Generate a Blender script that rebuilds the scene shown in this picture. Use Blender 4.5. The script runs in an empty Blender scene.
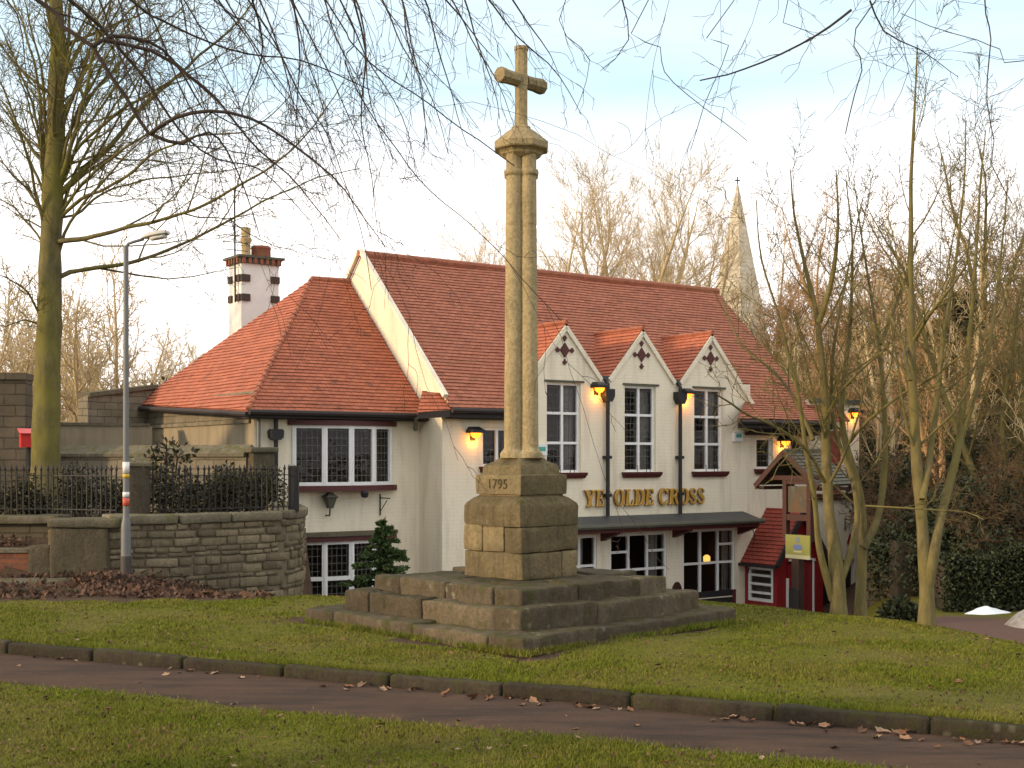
import bpy, math, random
import numpy as np
from mathutils import Vector, Matrix, noise

S = bpy.context.scene
COL = S.collection
F = 1266.0
EYE = 1.6
HZ = 458.0
R = math.radians

def W(x, y, Y):
    return Vector(((x - 512) / F * Y, Y, EYE + (HZ - y) / F * Y))

# ------------------------------------------------------------------ tagging
def tag(o, label=None, cat=None, group=None, kind=None):
    if label: o["label"] = label
    if cat: o["category"] = cat
    if group: o["group"] = group
    if kind: o["kind"] = kind
    return o

def empty(name, loc=(0, 0, 0), rz=0.0, label=None, cat=None, group=None):
    o = bpy.data.objects.new(name, None)
    o.empty_display_size = 0.3
    COL.objects.link(o)
    o.location = loc
    o.rotation_euler = (0, 0, rz)
    return tag(o, label, cat, group)

def copy_tree(o, parent=None):
    c = o.copy()
    COL.objects.link(c)
    c.parent = parent
    for ch in list(o.children):
        copy_tree(ch, c)
    return c

# ------------------------------------------------------------------ mesh builder
class MB:
    def __init__(s):
        s.v = []; s.f = []; s.uv = []; s.m = []
    def poly(s, pts, m=0, uv=None):
        i = len(s.v)
        s.v.extend([tuple(p) for p in pts])
        s.f.append(tuple(range(i, i + len(pts))))
        s.uv.append(uv); s.m.append(m)
    def mesh(s, verts, faces, m=0):
        i = len(s.v)
        s.v.extend([tuple(p) for p in verts])
        for f in faces:
            s.f.append(tuple(i + k for k in f)); s.uv.append(None); s.m.append(m)
    def box(s, x0, x1, y0, y1, z0, z1, m=0):
        P = [(x0,y0,z0),(x1,y0,z0),(x1,y1,z0),(x0,y1,z0),(x0,y0,z1),(x1,y0,z1),(x1,y1,z1),(x0,y1,z1)]
        s.mesh(P, [(0,3,2,1),(4,5,6,7),(0,1,5,4),(1,2,6,5),(2,3,7,6),(3,0,4,7)], m)
    def fbox(s, fr, a0, a1, z0, z1, d0, d1, m=0):
        P = [fr(a,z,d) for d in (d0,d1) for (a,z) in ((a0,z0),(a1,z0),(a1,z1),(a0,z1))]
        s.mesh(P, [(0,1,2,3),(7,6,5,4),(0,4,5,1),(1,5,6,2),(2,6,7,3),(3,7,4,0)], m)
    def beam(s, p, q, w, h, m=0, up=(0,0,1)):
        p = Vector(p); q = Vector(q); d = (q-p).normalized()
        upv = Vector(up)
        if abs(d.dot(upv)) > .98: upv = Vector((0,1,0))
        a = d.cross(upv).normalized()*(w/2); b = a.cross(d).normalized()*(h/2)
        P = [p-a-b,p+a-b,p+a+b,p-a+b,q-a-b,q+a-b,q+a+b,q-a+b]
        s.mesh(P, [(0,3,2,1),(4,5,6,7),(0,1,5,4),(1,2,6,5),(2,3,7,6),(3,0,4,7)], m)
    def tube(s, pts, rad, n=8, m=0, cap=True):
        pts = [Vector(p) for p in pts]
        if not hasattr(rad, '__len__'): rad = [rad]*len(pts)
        rings = []
        prev = None
        for i, p in enumerate(pts):
            t = (pts[min(i+1,len(pts)-1)]-pts[max(i-1,0)]).normalized()
            if prev is None:
                ref = Vector((0,0,1)) if abs(t.z) < .9 else Vector((1,0,0))
                a = t.cross(ref).normalized()
            else:
                a = (prev - t*prev.dot(t)).normalized()
            prev = a
            b = t.cross(a)
            rings.append([p + (a*math.cos(2*math.pi*k/n)+b*math.sin(2*math.pi*k/n))*rad[i] for k in range(n)])
        V = [q for r in rings for q in r]
        Fc = [(i*n+k, i*n+(k+1)%n, (i+1)*n+(k+1)%n, (i+1)*n+k) for i in range(len(pts)-1) for k in range(n)]
        if cap:
            Fc.append(tuple(range(n-1,-1,-1))); Fc.append(tuple((len(pts)-1)*n+k for k in range(n)))
        s.mesh(V, Fc, m)
    def loft(s, rings, m=0, cap=True):
        n = len(rings[0])
        V = [q for r in rings for q in r]
        Fc = [(i*n+k, i*n+(k+1)%n, (i+1)*n+(k+1)%n, (i+1)*n+k) for i in range(len(rings)-1) for k in range(n)]
        if cap:
            Fc.append(tuple(range(n-1,-1,-1))); Fc.append(tuple((len(rings)-1)*n+k for k in range(n)))
        s.mesh(V, Fc, m)
    def lathe(s, prof, n=16, c=(0,0,0), m=0, rot=0.0):
        s.loft([[(c[0]+r*math.cos(rot+2*math.pi*k/n), c[1]+r*math.sin(rot+2*math.pi*k/n), c[2]+z) for k in range(n)] for r, z in prof], m)
    def build(s, name, mats, parent=None, smooth=False, loc=None, angle=None):
        me = bpy.data.meshes.new(name)
        me.from_pydata(s.v, [], s.f)
        if not isinstance(mats, (list, tuple)): mats = [mats]
        for mt in mats: me.materials.append(mt)
        if len(mats) > 1: me.polygons.foreach_set('material_index', s.m)
        uvl = me.uv_layers.new(name='UV')
        out = []
        V = s.v
        for f, uv in zip(s.f, s.uv):
            if uv is not None:
                for q in uv: out.extend(q)
                continue
            nx=ny=nz=0.0
            k = len(f)
            for i in range(k):
                a=V[f[i]]; b=V[f[(i+1)%k]]
                nx+=(a[1]-b[1])*(a[2]+b[2]); ny+=(a[2]-b[2])*(a[0]+b[0]); nz+=(a[0]-b[0])*(a[1]+b[1])
            L = math.sqrt(nx*nx+ny*ny+nz*nz) or 1
            nx/=L; ny/=L; nz/=L
            h = math.hypot(nx,ny)
            if h < .15: t=(1,0,0); bb=(0,1,0)
            else:
                t=(-ny/h,nx/h,0); bb=(-nz*nx/h,-nz*ny/h,h)
            for i in f:
                p=V[i]
                out.append(p[0]*t[0]+p[1]*t[1]); out.append(p[0]*bb[0]+p[1]*bb[1]+p[2]*bb[2])
        uvl.data.foreach_set('uv', out)
        me.update()
        if smooth:
            me.shade_smooth()
            if angle: me.set_sharp_from_angle(angle=R(angle))
        o = bpy.data.objects.new(name, me)
        COL.objects.link(o)
        if parent: o.parent = parent
        if loc: o.location = loc
        return o

def frame(O, A, N):
    O=Vector(O); A=Vector(A).normalized(); N=Vector(N).normalized()
    return lambda a,z,d=0.0: O + A*a + Vector((0,0,z)) + N*d

def rough_box(mb, c, size, rz=0.0, bev=.02, amp=.01, res=.07, seed=0, m=0, f=5.0):
    hx,hy,hz = size[0]/2,size[1]/2,size[2]/2
    nx,ny,nz = [max(2,int(2*h/res+.5)) for h in (hx,hy,hz)]
    bev=min(bev,hx*.9,hy*.9,hz*.9)
    cr,sr=math.cos(rz),math.sin(rz)
    idx={}; V=[]; Fc=[]
    def grid(h,n):
        g=[-h+2*h*i/n for i in range(n+1)]
        g=[-h,-h+bev*.6]+[q for q in g if abs(q)<h-bev*.9]+[h-bev*.6,h]
        return g
    gx,gy,gz=grid(hx,nx),grid(hy,ny),grid(hz,nz)
    def vid(i,j,k):
        key=(i,j,k)
        if key in idx: return idx[key]
        p=Vector((gx[i],gy[j],gz[k]))
        q=Vector((max(-hx+bev,min(hx-bev,p.x)),max(-hy+bev,min(hy-bev,p.y)),max(-hz+bev,min(hz-bev,p.z))))
        dd=p-q
        p=q+dd.normalized()*bev if dd.length>1e-6 else p
        w=Vector((p.x+seed*3.7,p.y-seed*1.3,p.z+seed*.7))
        nv=noise.noise_vector(w*f)*amp + noise.noise_vector(w*f*.35)*amp*1.5
        p=p+nv
        idx[key]=len(V)
        V.append((c[0]+p.x*cr-p.y*sr, c[1]+p.x*sr+p.y*cr, c[2]+p.z))
        return idx[key]
    NX,NY,NZ=len(gx)-1,len(gy)-1,len(gz)-1
    for i in range(NX):
        for j in range(NY):
            Fc.append((vid(i,j,0),vid(i,j+1,0),vid(i+1,j+1,0),vid(i+1,j,0)))
            Fc.append((vid(i,j,NZ),vid(i+1,j,NZ),vid(i+1,j+1,NZ),vid(i,j+1,NZ)))
    for i in range(NX):
        for k in range(NZ):
            Fc.append((vid(i,0,k),vid(i+1,0,k),vid(i+1,0,k+1),vid(i,0,k+1)))
            Fc.append((vid(i,NY,k),vid(i,NY,k+1),vid(i+1,NY,k+1),vid(i+1,NY,k)))
    for j in range(NY):
        for k in range(NZ):
            Fc.append((vid(0,j,k),vid(0,j,k+1),vid(0,j+1,k+1),vid(0,j+1,k)))
            Fc.append((vid(NX,j,k),vid(NX,j+1,k),vid(NX,j+1,k+1),vid(NX,j,k+1)))
    mb.mesh(V,Fc,m)

def tiled(mb, pts, gauge=.11, lift=.016, m=0, off=0.0):
    """cover a flat convex polygon with overlapping courses of tiles"""
    P=[Vector(p) for p in pts]
    n=Vector((0,0,0))
    for i in range(len(P)):
        n+= (P[i]-P[0]).cross(P[(i+1)%len(P)]-P[0])
    n.normalize()
    if n.z<0: n=-n
    t=Vector((-n.y,n.x,0)).normalized(); s=n.cross(t).normalized()
    if s.z<0: s=-s; t=-t
    Q=[(p.dot(t),p.dot(s)) for p in P]
    d=P[0].dot(n)
    smin=min(q[1] for q in Q); smax=max(q[1] for q in Q)
    def clip(poly,lim,up):
        out=[]
        for i in range(len(poly)):
            a=poly[i]; b=poly[(i+1)%len(poly)]
            ia=(a[1]>=lim-1e-9) if up else (a[1]<=lim+1e-9)
            ib=(b[1]>=lim-1e-9) if up else (b[1]<=lim+1e-9)
            if ia: out.append(a)
            if ia!=ib:
                k=(lim-a[1])/(b[1]-a[1]); out.append((a[0]+(b[0]-a[0])*k,lim))
        return out
    K=int(math.ceil((smax-smin)/gauge))
    for k in range(K):
        s0=smin+k*gauge; s1=s0+gauge
        c=clip(clip(Q,s0,True),s1,False)
        if len(c)<3: continue
        tmin=min(q_[0] for q_ in c); tmax=max(q_[0] for q_ in c)
        nc=max(1,int((tmax-tmin)/.35)); full=c
        rj=random.Random(int(abs(d)*1000)+k*31)
        def wv(a_,b_): return .022*noise.noise(Vector((a_*.55,b_*.55,d)))+.006*noise.noise(Vector((a_*2.3,b_*2.3,d+4)))
        for ci in range(nc):
            lo=tmin+(tmax-tmin)*ci/nc; hi=tmin+(tmax-tmin)*(ci+1)/nc
            c=[(y_,x_) for x_,y_ in clip(clip([(y_,x_) for x_,y_ in full],lo,True),hi,False)]
            if len(c)<3: continue
            li=lift*rj.uniform(.75,1.3)
            V=[t*a+s*b+n*(d+li*(1-(b-s0)/gauge)+off+wv(a,b)) for a,b in c]
            mb.poly(V,m,[(a,b-smin) for a,b in c])
            low=[a for a,b in c if abs(b-s0)<1e-6]
            if len(low)>=2:
                a0,a1=min(low),max(low); w0=wv(a0,s0); w1=wv(a1,s0)
                mb.poly([t*a0+s*s0+n*(d+off-.01+w0),t*a1+s*s0+n*(d+off-.01+w1),t*a1+s*s0+n*(d+li+off+w1),t*a0+s*s0+n*(d+li+off+w0)],m,
                    [(a0,k*gauge+.001),(a1,k*gauge+.001),(a1,k*gauge+.012),(a0,k*gauge+.012)])
    # underside
    mb.poly([p-n*.03 for p in P],m)

def wall(mb, fr, a0,a1,z0,z1, openings=(), th=.2, m=0):
    A=sorted({a0,a1,*[o[0] for o in openings],*[o[1] for o in openings]})
    Z=sorted({z0,z1,*[o[2] for o in openings],*[o[3] for o in openings]})
    for i in range(len(A)-1):
        for j in range(len(Z)-1):
            ca=(A[i]+A[i+1])/2; cz=(Z[j]+Z[j+1])/2
            if any(o[0]<ca<o[1] and o[2]<cz<o[3] for o in openings): continue
            mb.poly([fr(A[i],Z[j]),fr(A[i+1],Z[j]),fr(A[i+1],Z[j+1]),fr(A[i],Z[j+1])],m)
    for o in openings:
        b0,b1,c0,c1=o[:4]
        for p,q in (((b0,c0),(b1,c0)),((b1,c0),(b1,c1)),((b1,c1),(b0,c1)),((b0,c1),(b0,c0))):
            mb.poly([fr(p[0],p[1],0),fr(q[0],q[1],0),fr(q[0],q[1],-th),fr(p[0],p[1],-th)],m)

# ------------------------------------------------------------------ materials
class M:
    def __init__(s,name):
        s.mat=bpy.data.materials.new(name); s.mat.use_nodes=True
        s.nt=s.mat.node_tree; s.b=s.nt.nodes['Principled BSDF']; s.out=s.nt.nodes['Material Output']
        s._tc=None
    def node(s,t,**kw):
        n=s.nt.nodes.new(t)
        for k,v in kw.items(): setattr(n,k,v)
        return n
    def link(s,a,b): s.nt.links.new(a,b)
    def tc(s,k='Object'):
        if not s._tc: s._tc=s.node('ShaderNodeTexCoord')
        return s._tc.outputs[k]
    def mapping(s,vec,scale=(1,1,1),loc=(0,0,0)):
        n=s.node('ShaderNodeMapping'); s.link(vec,n.inputs['Vector'])
        n.inputs['Scale'].default_value=scale; n.inputs['Location'].default_value=loc
        return n.outputs[0]
    def noise(s,scale,detail=4,vec=None,rough=.55,dist=0,out='Fac'):
        n=s.node('ShaderNodeTexNoise'); s.link(vec or s.tc(),n.inputs['Vector'])
        n.inputs['Scale'].default_value=scale; n.inputs['Detail'].default_value=detail
        n.inputs['Roughness'].default_value=rough; n.inputs['Distortion'].default_value=dist
        return n.outputs[out]
    def voronoi(s,scale,vec=None,feature='F1',out='Distance'):
        n=s.node('ShaderNodeTexVoronoi',feature=feature); s.link(vec or s.tc(),n.inputs['Vector'])
        n.inputs['Scale'].default_value=scale
        return n.outputs[out]
    def ramp(s,fac,stops):
        n=s.node('ShaderNodeValToRGB'); s.link(fac,n.inputs[0])
        e=n.color_ramp.elements
        while len(e)<len(stops): e.new(.5)
        for el,(p,c) in zip(e,stops):
            el.position=p; el.color=(*c,1) if hasattr(c,'__len__') else (c,c,c,1)
        return n.outputs[0]
    def _set(s,sock,v):
        if isinstance(v,bpy.types.NodeSocket): s.link(v,sock)
        elif hasattr(v,'__len__'): sock.default_value=(*v,1) if len(v)==3 else v
        elif sock.type=='RGBA': sock.default_value=(v,v,v,1)
        else: sock.default_value=v
    def mix(s,fac,a,b,mode='MIX'):
        n=s.node('ShaderNodeMix',data_type='RGBA',blend_type=mode)
        s._set(n.inputs[0],fac); s._set(n.inputs[6],a); s._set(n.inputs[7],b)
        return n.outputs[2]
    def math(s,op,a,b=0.0):
        n=s.node('ShaderNodeMath',operation=op)
        s._set(n.inputs[0],a); s._set(n.inputs[1],b)
        return n.outputs[0]
    def brick(s,vec,w,h,mort,c1,c2,cm,off=.5,smooth=.1):
        n=s.node('ShaderNodeTexBrick'); s.link(vec,n.inputs['Vector'])
        n.offset=off; n.inputs['Scale'].default_value=1
        for k,v in (('Color1',c1),('Color2',c2),('Mortar',cm)): s._set(n.inputs[k],v)
        n.inputs['Mortar Size'].default_value=mort; n.inputs['Mortar Smooth'].default_value=smooth
        n.inputs['Brick Width'].default_value=w; n.inputs['Row Height'].default_value=h
        n.inputs['Bias'].default_value=0
        return n
    def bump(s,h,strength=.5,dist=.02,normal=None):
        n=s.node('ShaderNodeBump'); s.link(h,n.inputs['Height'])
        n.inputs['Strength'].default_value=strength; n.inputs['Distance'].default_value=dist
        if normal: s.link(normal,n.inputs['Normal'])
        return n.outputs[0]
    def island(s):
        return s.node('ShaderNodeNewGeometry').outputs['Random Per Island']
    def set(s,col=None,rough=.8,metal=0,spec=.3,normal=None,emit=None,estr=0):
        if col is not None: s._set(s.b.inputs['Base Color'],col)
        s._set(s.b.inputs['Roughness'],rough)
        s.b.inputs['Metallic'].default_value=metal; s.b.inputs['Specular IOR Level'].default_value=spec
        if normal: s.link(normal,s.b.inputs['Normal'])
        if emit is not None:
            s._set(s.b.inputs['Emission Color'],emit); s.b.inputs['Emission Strength'].default_value=estr
        return s.mat

def roof_tiles(name,c1,c2,dark,moss=.35):
    k=M(name); uv=k.tc('UV')
    b=k.brick(uv,.17,.11,.006,c1,c2,dark)
    n1=k.noise(.9,5,rough=.65); n2=k.noise(7,4); n3=k.noise(2.2,6,rough=.7)
    c=k.mix(k.ramp(n1,[(.35,0),(.75,.55)]),b.outputs['Color'],tuple(v*.62 for v in c1))
    c=k.mix(k.ramp(n2,[(.45,0),(.8,.45)]),c,tuple(v*1.45 for v in c2))
    c=k.mix(k.ramp(n3,[(.56,0),(.74,moss)]),c,(.045,.035,.025))
    bm=k.bump(b.outputs['Fac'],.5,-.01); bm=k.bump(n2,.25,.01,bm)
    return k.set(c,.75,spec=.3,normal=bm)

def masonry(name,w,h,c1,c2,cm,moss=(.06,.065,.02),mossamt=.5,warp=.03,bump=.9,mort=.012):
    k=M(name); uv=k.tc('UV')
    wv=k.mix(.5,k.noise(6,3,out='Color'),k.noise(1.7,2,out='Color'))
    v=k.node('ShaderNodeVectorMath',operation='SCALE'); k.link(wv,v.inputs[0]); v.inputs['Scale'].default_value=warp*2
    ad=k.node('ShaderNodeVectorMath',operation='ADD'); k.link(uv,ad.inputs[0]); k.link(v.outputs[0],ad.inputs[1])
    b=k.brick(ad.outputs[0],w,h,mort,c1,c2,cm,smooth=.5)
    n1=k.noise(1.3,5,rough=.65); n2=k.noise(14,6,rough=.7); n3=k.noise(3.5,4)
    c=k.mix(k.ramp(n2,[(.3,0),(.75,.7)]),b.outputs['Color'],tuple(v*.5 for v in c1))
    c=k.mix(k.ramp(n3,[(.45,0),(.8,.6)]),c,tuple(min(1,v*1.5) for v in c2))
    c=k.mix(k.ramp(n1,[(.42,0),(.68,mossamt)]),c,moss)
    bm=k.bump(b.outputs['Fac'],bump,-.02); bm=k.bump(n2,.5,.02,bm)
    return k.set(c,.9,spec=.2,normal=bm)

def bark(name,c1,c2,moss,mossamt=.6,sc=9):
    k=M(name)
    v=k.mapping(k.tc(),(1,1,.35))
    n=k.noise(sc,6,v,rough=.7); n2=k.noise(1.6,4)
    c=k.mix(k.ramp(n,[(.3,0),(.7,1)]),c1,c2)
    c=k.mix(k.ramp(n2,[(.38,0),(.62,mossamt)]),c,moss)
    return k.set(c,.9,spec=.15,normal=k.bump(n,.6,.02))

def paint(name,c,rough=.5,var=.15,spec=.35):
    k=M(name)
    n=k.noise(5,5,rough=.65); n2=k.noise(40,3)
    cc=k.mix(k.ramp(n,[(.35,0),(.75,var*2)]),c,tuple(v*.6 for v in c))
    return k.set(cc,rough,spec=spec,normal=k.bump(n2,.12,.004))

MAT={}
MAT['roof']=roof_tiles('clay_tiles',(.42,.145,.078),(.29,.10,.056),(.10,.04,.028),.5)
MAT['roof_wing']=roof_tiles('orange_clay_tiles',(.45,.14,.068),(.32,.092,.048),(.10,.038,.022),.8)
MAT['roof_porch']=roof_tiles('red_clay_tiles',(.33,.062,.04),(.24,.05,.032),(.05,.018,.014),.35)
MAT['stone_wall']=masonry('rubble_stone',.27,.10,(.19,.15,.10),(.095,.078,.05),(.10,.085,.06),warp=.08,mort=.006)
MAT['stone_dark']=masonry('dark_coursed_stone',.42,.2,(.13,.10,.07),(.10,.08,.055),(.05,.04,.03),mossamt=.25)
MAT['stone_side']=masonry('weathered_stone',.38,.16,(.24,.20,.145),(.19,.165,.115),(.12,.10,.075),mossamt=.3)
MAT['brick']=masonry('old_red_brick',.225,.075,(.24,.085,.045),(.16,.06,.04),(.16,.12,.09),mossamt=.35,warp=.006,mort=.008)

def cream():
    k=M('cream_painted_brick'); uv=k.tc('UV')
    b=k.brick(uv,.225,.077,.009,1.,1.,0.,smooth=.6)
    n=k.noise(1.1,6,rough=.7); n2=k.noise(26,4,rough=.6)
    n3=k.noise(2.2,5,k.mapping(k.tc(),(1.5,1.5,.22)),rough=.7)
    c=k.mix(k.ramp(n,[(.35,0),(.8,.6)]),(.80,.715,.55),(.71,.625,.47))
    c=k.mix(k.ramp(n3,[(.48,0),(.74,.6)]),c,(.47,.40,.30))
    gz=k.node('ShaderNodeSeparateXYZ'); k.link(k.tc(),gz.inputs[0])
    dmp=k.math('ADD',k.math('MULTIPLY',k.math('ADD',gz.outputs[2],2.3),-.5),k.math('MULTIPLY',n,.8))
    c=k.mix(k.ramp(dmp,[(.35,0),(.9,.6)]),c,(.25,.24,.15))
    c=k.mix(k.math('MULTIPLY',b.outputs['Fac'],.06),c,(.4,.35,.27))
    bm=k.bump(b.outputs['Fac'],.32,-.008); bm=k.bump(n2,.35,.008,bm)
    return k.set(c,.75,spec=.25,normal=bm)
MAT['cream']=cream()

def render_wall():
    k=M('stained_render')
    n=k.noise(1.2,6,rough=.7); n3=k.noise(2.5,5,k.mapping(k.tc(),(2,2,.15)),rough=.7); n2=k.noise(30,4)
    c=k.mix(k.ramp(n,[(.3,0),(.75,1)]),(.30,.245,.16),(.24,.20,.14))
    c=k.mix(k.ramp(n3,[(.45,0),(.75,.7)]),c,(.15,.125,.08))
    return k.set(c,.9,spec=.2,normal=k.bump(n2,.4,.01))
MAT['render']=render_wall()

def cross_stone(name,c1,c2,moss,mossbias):
    k=M(name)
    n=k.noise(2.6,6,rough=.7); n2=k.noise(30,6,rough=.7); n3=k.noise(7,5,rough=.65)
    st=k.noise(5,5,k.mapping(k.tc(),(2.2,2.2,.25)),rough=.7)
    c=k.mix(k.ramp(n,[(.35,0),(.68,1)]),c1,c2)
    c=k.mix(k.ramp(n2,[(.35,.6),(.62,0)]),c,tuple(v*.4 for v in c1))
    c=k.mix(k.ramp(st,[(.5,0),(.75,.65)]),c,tuple(v*.42 for v in c2))
    g=k.node('ShaderNodeNewGeometry'); sp=k.node('ShaderNodeSeparateXYZ'); k.link(g.outputs['Normal'],sp.inputs[0])
    up=k.math('MULTIPLY',sp.outputs[2],.10)
    mf=k.ramp(k.math('ADD',n3,up),[(mossbias,0),(mossbias+.16,.85)])
    c=k.mix(mf,c,moss)
    lich=k.voronoi(9); 
    ln=k.math('MULTIPLY',k.ramp(lich,[(.10,1),(.3,0)]),k.ramp(k.noise(1.9,3),[(.55,0),(.65,.35)]))
    c=k.mix(ln,c,(.36,.34,.24))
    isl=k.ramp(k.island(),[(0,.62),(1,1.2)])
    c=k.mix(1.0,c,isl,'MULTIPLY')
    pit=k.voronoi(38); c=k.mix(k.ramp(pit,[(.06,.55),(.2,0)]),c,tuple(v*.25 for v in c1))
    bm=k.bump(n2,.8,.014); bm=k.bump(n3,.6,.03,bm)
    return k.set(c,.92,spec=.15,normal=bm)
MAT['shaft']=cross_stone('golden_sandstone',(.42,.325,.175),(.31,.24,.125),(.17,.15,.06),.84)
MAT['pedestal']=cross_stone('mossy_sandstone',(.26,.20,.105),(.15,.118,.066),(.09,.085,.025),.58)
MAT['step']=cross_stone('worn_step_stone',(.145,.112,.072),(.08,.064,.043),(.058,.056,.016),.52)
MAT['rubble']=cross_stone('rubble_wall_stone',(.25,.20,.13),(.17,.135,.085),(.085,.085,.028),.56)
MAT['mortar']=paint('old_lime_mortar',(.17,.14,.095),.95,.3,.1)
MAT['pier']=cross_stone('rough_pier_stone',(.15,.12,.08),(.10,.085,.055),(.075,.075,.025),.56)
MAT['pier_dark']=cross_stone('dark_pier_stone',(.09,.075,.055),(.06,.05,.035),(.05,.05,.02),.62)
MAT['carving']=paint('shade_in_carving',(.07,.052,.03),.95,.3,.1)  # dark colour stands in for the shade inside cut numerals

MAT['bark_big']=bark('green_mossy_bark',(.07,.06,.028),(.17,.14,.06),(.155,.138,.026),.7,12)
MAT['bark_slim']=bark('olive_bark',(.075,.06,.028),(.20,.158,.07),(.15,.128,.032),.6,14)
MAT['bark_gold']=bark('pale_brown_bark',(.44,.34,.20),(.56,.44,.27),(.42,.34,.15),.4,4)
MAT['bark_dark']=bark('dark_bark',(.045,.032,.026),(.075,.052,.042),(.05,.045,.03),.3)
MAT['bark_shaded']=bark('shaded_bark',(.065,.042,.026),(.12,.075,.042),(.08,.06,.028),.4,4)  # bark colour darkened to paint in the shade on the low thicket
MAT['bark_brown']=bark('reddish_brown_bark',(.32,.19,.09),(.46,.28,.14),(.34,.23,.09),.4,4)

MAT['white']=paint('white_frame_paint',(.78,.77,.74),.4,.12)
MAT['maroon']=paint('maroon_paint',(.085,.02,.018),.5,.2)
MAT['red']=paint('crimson_paint',(.25,.016,.018),.42,.2)
MAT['black']=paint('black_paint',(.018,.017,.018),.5,.1)
MAT['iron']=paint('black_iron',(.016,.014,.013),.6,.2)
MAT['timber']=paint('dark_red_timber',(.05,.016,.012),.65,.3)
MAT['brownpost']=paint('dark_brown_timber',(.05,.025,.018),.7,.3)
MAT['lead']=paint('grey_lead',(.055,.06,.062),.55,.35)
MAT['gutter']=paint('mossy_gutter',(.085,.085,.06),.7,.35)
MAT['steel']=paint('galvanised_steel',(.15,.15,.148),.5,.2)
MAT['dkgrey']=paint('dark_pole_base',(.06,.05,.045),.7,.2)
MAT['soffit']=paint('dark_soffit',(.03,.022,.02),.7,.2)
MAT['terracotta']=paint('terracotta_pot',(.27,.09,.05),.8,.3)
MAT['buffpot']=paint('buff_clay_pot',(.42,.32,.16),.8,.3)
MAT['darkbrick']=paint('dark_brick',(.07,.045,.035),.85,.3)
MAT['chimney']=paint('chimney_white',(.74,.70,.64),.8,.15)
MAT['curtain']=paint('cream_curtain',(.42,.38,.33),.9,.1)
MAT['interior']=paint('room_plaster',(.16,.11,.08),.9,.1)
MAT['redbox']=paint('pillar_red_paint',(.55,.03,.025),.4,.1)
MAT['signgreen']=paint('lime_panel',(.20,.21,.055),.5,.08)
MAT['signpale']=paint('pale_panel',(.36,.36,.22),.5,.08)
MAT['signblue']=paint('blue_ink',(.10,.14,.30),.5,.1)
MAT['sticker']=paint('white_sticker',(.7,.68,.66),.5,.1)
MAT['stickred']=paint('red_sticker',(.5,.09,.05),.5,.1)
MAT['stickyel']=paint('yellow_sticker',(.55,.36,.03),.5,.1)
MAT['alarm']=paint('alarm_white',(.7,.72,.7),.5,.05)
MAT['alarmgreen']=paint('alarm_green',(.08,.35,.27),.5,.05)
MAT['lamphead']=paint('pale_lamp_shell',(.45,.42,.36),.4,.15)
MAT['slate_green']=roof_tiles('mossy_grey_tiles',(.11,.10,.075),(.09,.085,.06),(.03,.028,.02),.3)

def gold():
    k=M('gilding'); n=k.noise(18,4)
    c=k.mix(k.ramp(n,[(.3,0),(.7,1)]),(.62,.36,.07),(.45,.25,.05))
    return k.set(c,.38,metal=.35,spec=.5)
MAT['gold']=gold()
MAT['goldedge']=paint('gilding_edge',(.20,.10,.02),.5,.2)

def glow(name,c,s):
    k=M(name); return k.set(c,.4,emit=c,estr=s)
MAT['amber']=glow('amber_lens',(1,.24,.015),3.2)
MAT['warm']=glow('warm_bulb',(1,.55,.12),1.3)

def glass(name,lead):
    k=M(name); nt=k.nt
    nt.nodes.remove(k.b)
    tr=k.node('ShaderNodeBsdfTransparent'); tr.inputs[0].default_value=(.72,.74,.74,1)
    gl=k.node('ShaderNodeBsdfGlossy'); gl.inputs['Roughness'].default_value=.03
    nz=k.noise(3.2,3); k.link(k.bump(nz,.25,.02),gl.inputs['Normal'])
    fr=k.node('ShaderNodeFresnel'); fr.inputs[0].default_value=1.36
    mx=k.node('ShaderNodeMixShader'); k.link(fr.outputs[0],mx.inputs[0]); k.link(tr.outputs[0],mx.inputs[1]); k.link(gl.outputs[0],mx.inputs[2])
    last=mx.outputs[0]
    if lead:
        b=k.brick(k.tc('UV'),.105,.15,.006,0.,0.,1.,off=0,smooth=.0)
        df=k.node('ShaderNodeBsdfDiffuse'); df.inputs[0].default_value=(.13,.125,.12,1)
        m2=k.node('ShaderNodeMixShader'); k.link(b.outputs['Fac'],m2.inputs[0]); k.link(last,m2.inputs[1]); k.link(df.outputs[0],m2.inputs[2])
        last=m2.outputs[0]
    k.link(last,k.out.inputs[0])
    return k.mat
MAT['glass']=glass('window_glass',False)
MAT['leaded']=glass('leaded_glass',True)

def picture():
    k=M('painted_sign_picture')
    n=k.noise(3.2,4,k.mapping(k.tc(),(1,1,.6)),dist=.6)
    c=k.ramp(n,[(.3,(.10,.095,.085)),(.45,(.05,.042,.03)),(.55,(.09,.05,.02)),(.7,(.04,.03,.02))])  # picture colours darkened for the shade under the sign roof
    return k.set(c,.5,spec=.4)
MAT['picture']=picture()

def foliage(name,c1,c2,rough=.6):
    k=M(name); i=k.island()
    c=k.mix(i,c1,c2)
    return k.set(c,rough,spec=.25)
MAT['conifer']=foliage('conifer_needles',(.04,.075,.022),(.10,.14,.045))
MAT['ivy']=foliage('ivy_leaves',(.016,.022,.010),(.04,.05,.02))
MAT['hedge']=foliage('garden_leaves',(.018,.02,.008),(.055,.045,.018))
MAT['evergreen']=foliage('dark_needles',(.02,.026,.012),(.06,.055,.022))
MAT['deadleaf']=foliage('dead_leaves',(.13,.062,.034),(.30,.17,.10),.8)
MAT['litter']=foliage('leaf_litter',(.05,.028,.018),(.145,.078,.048),.85)

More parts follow.
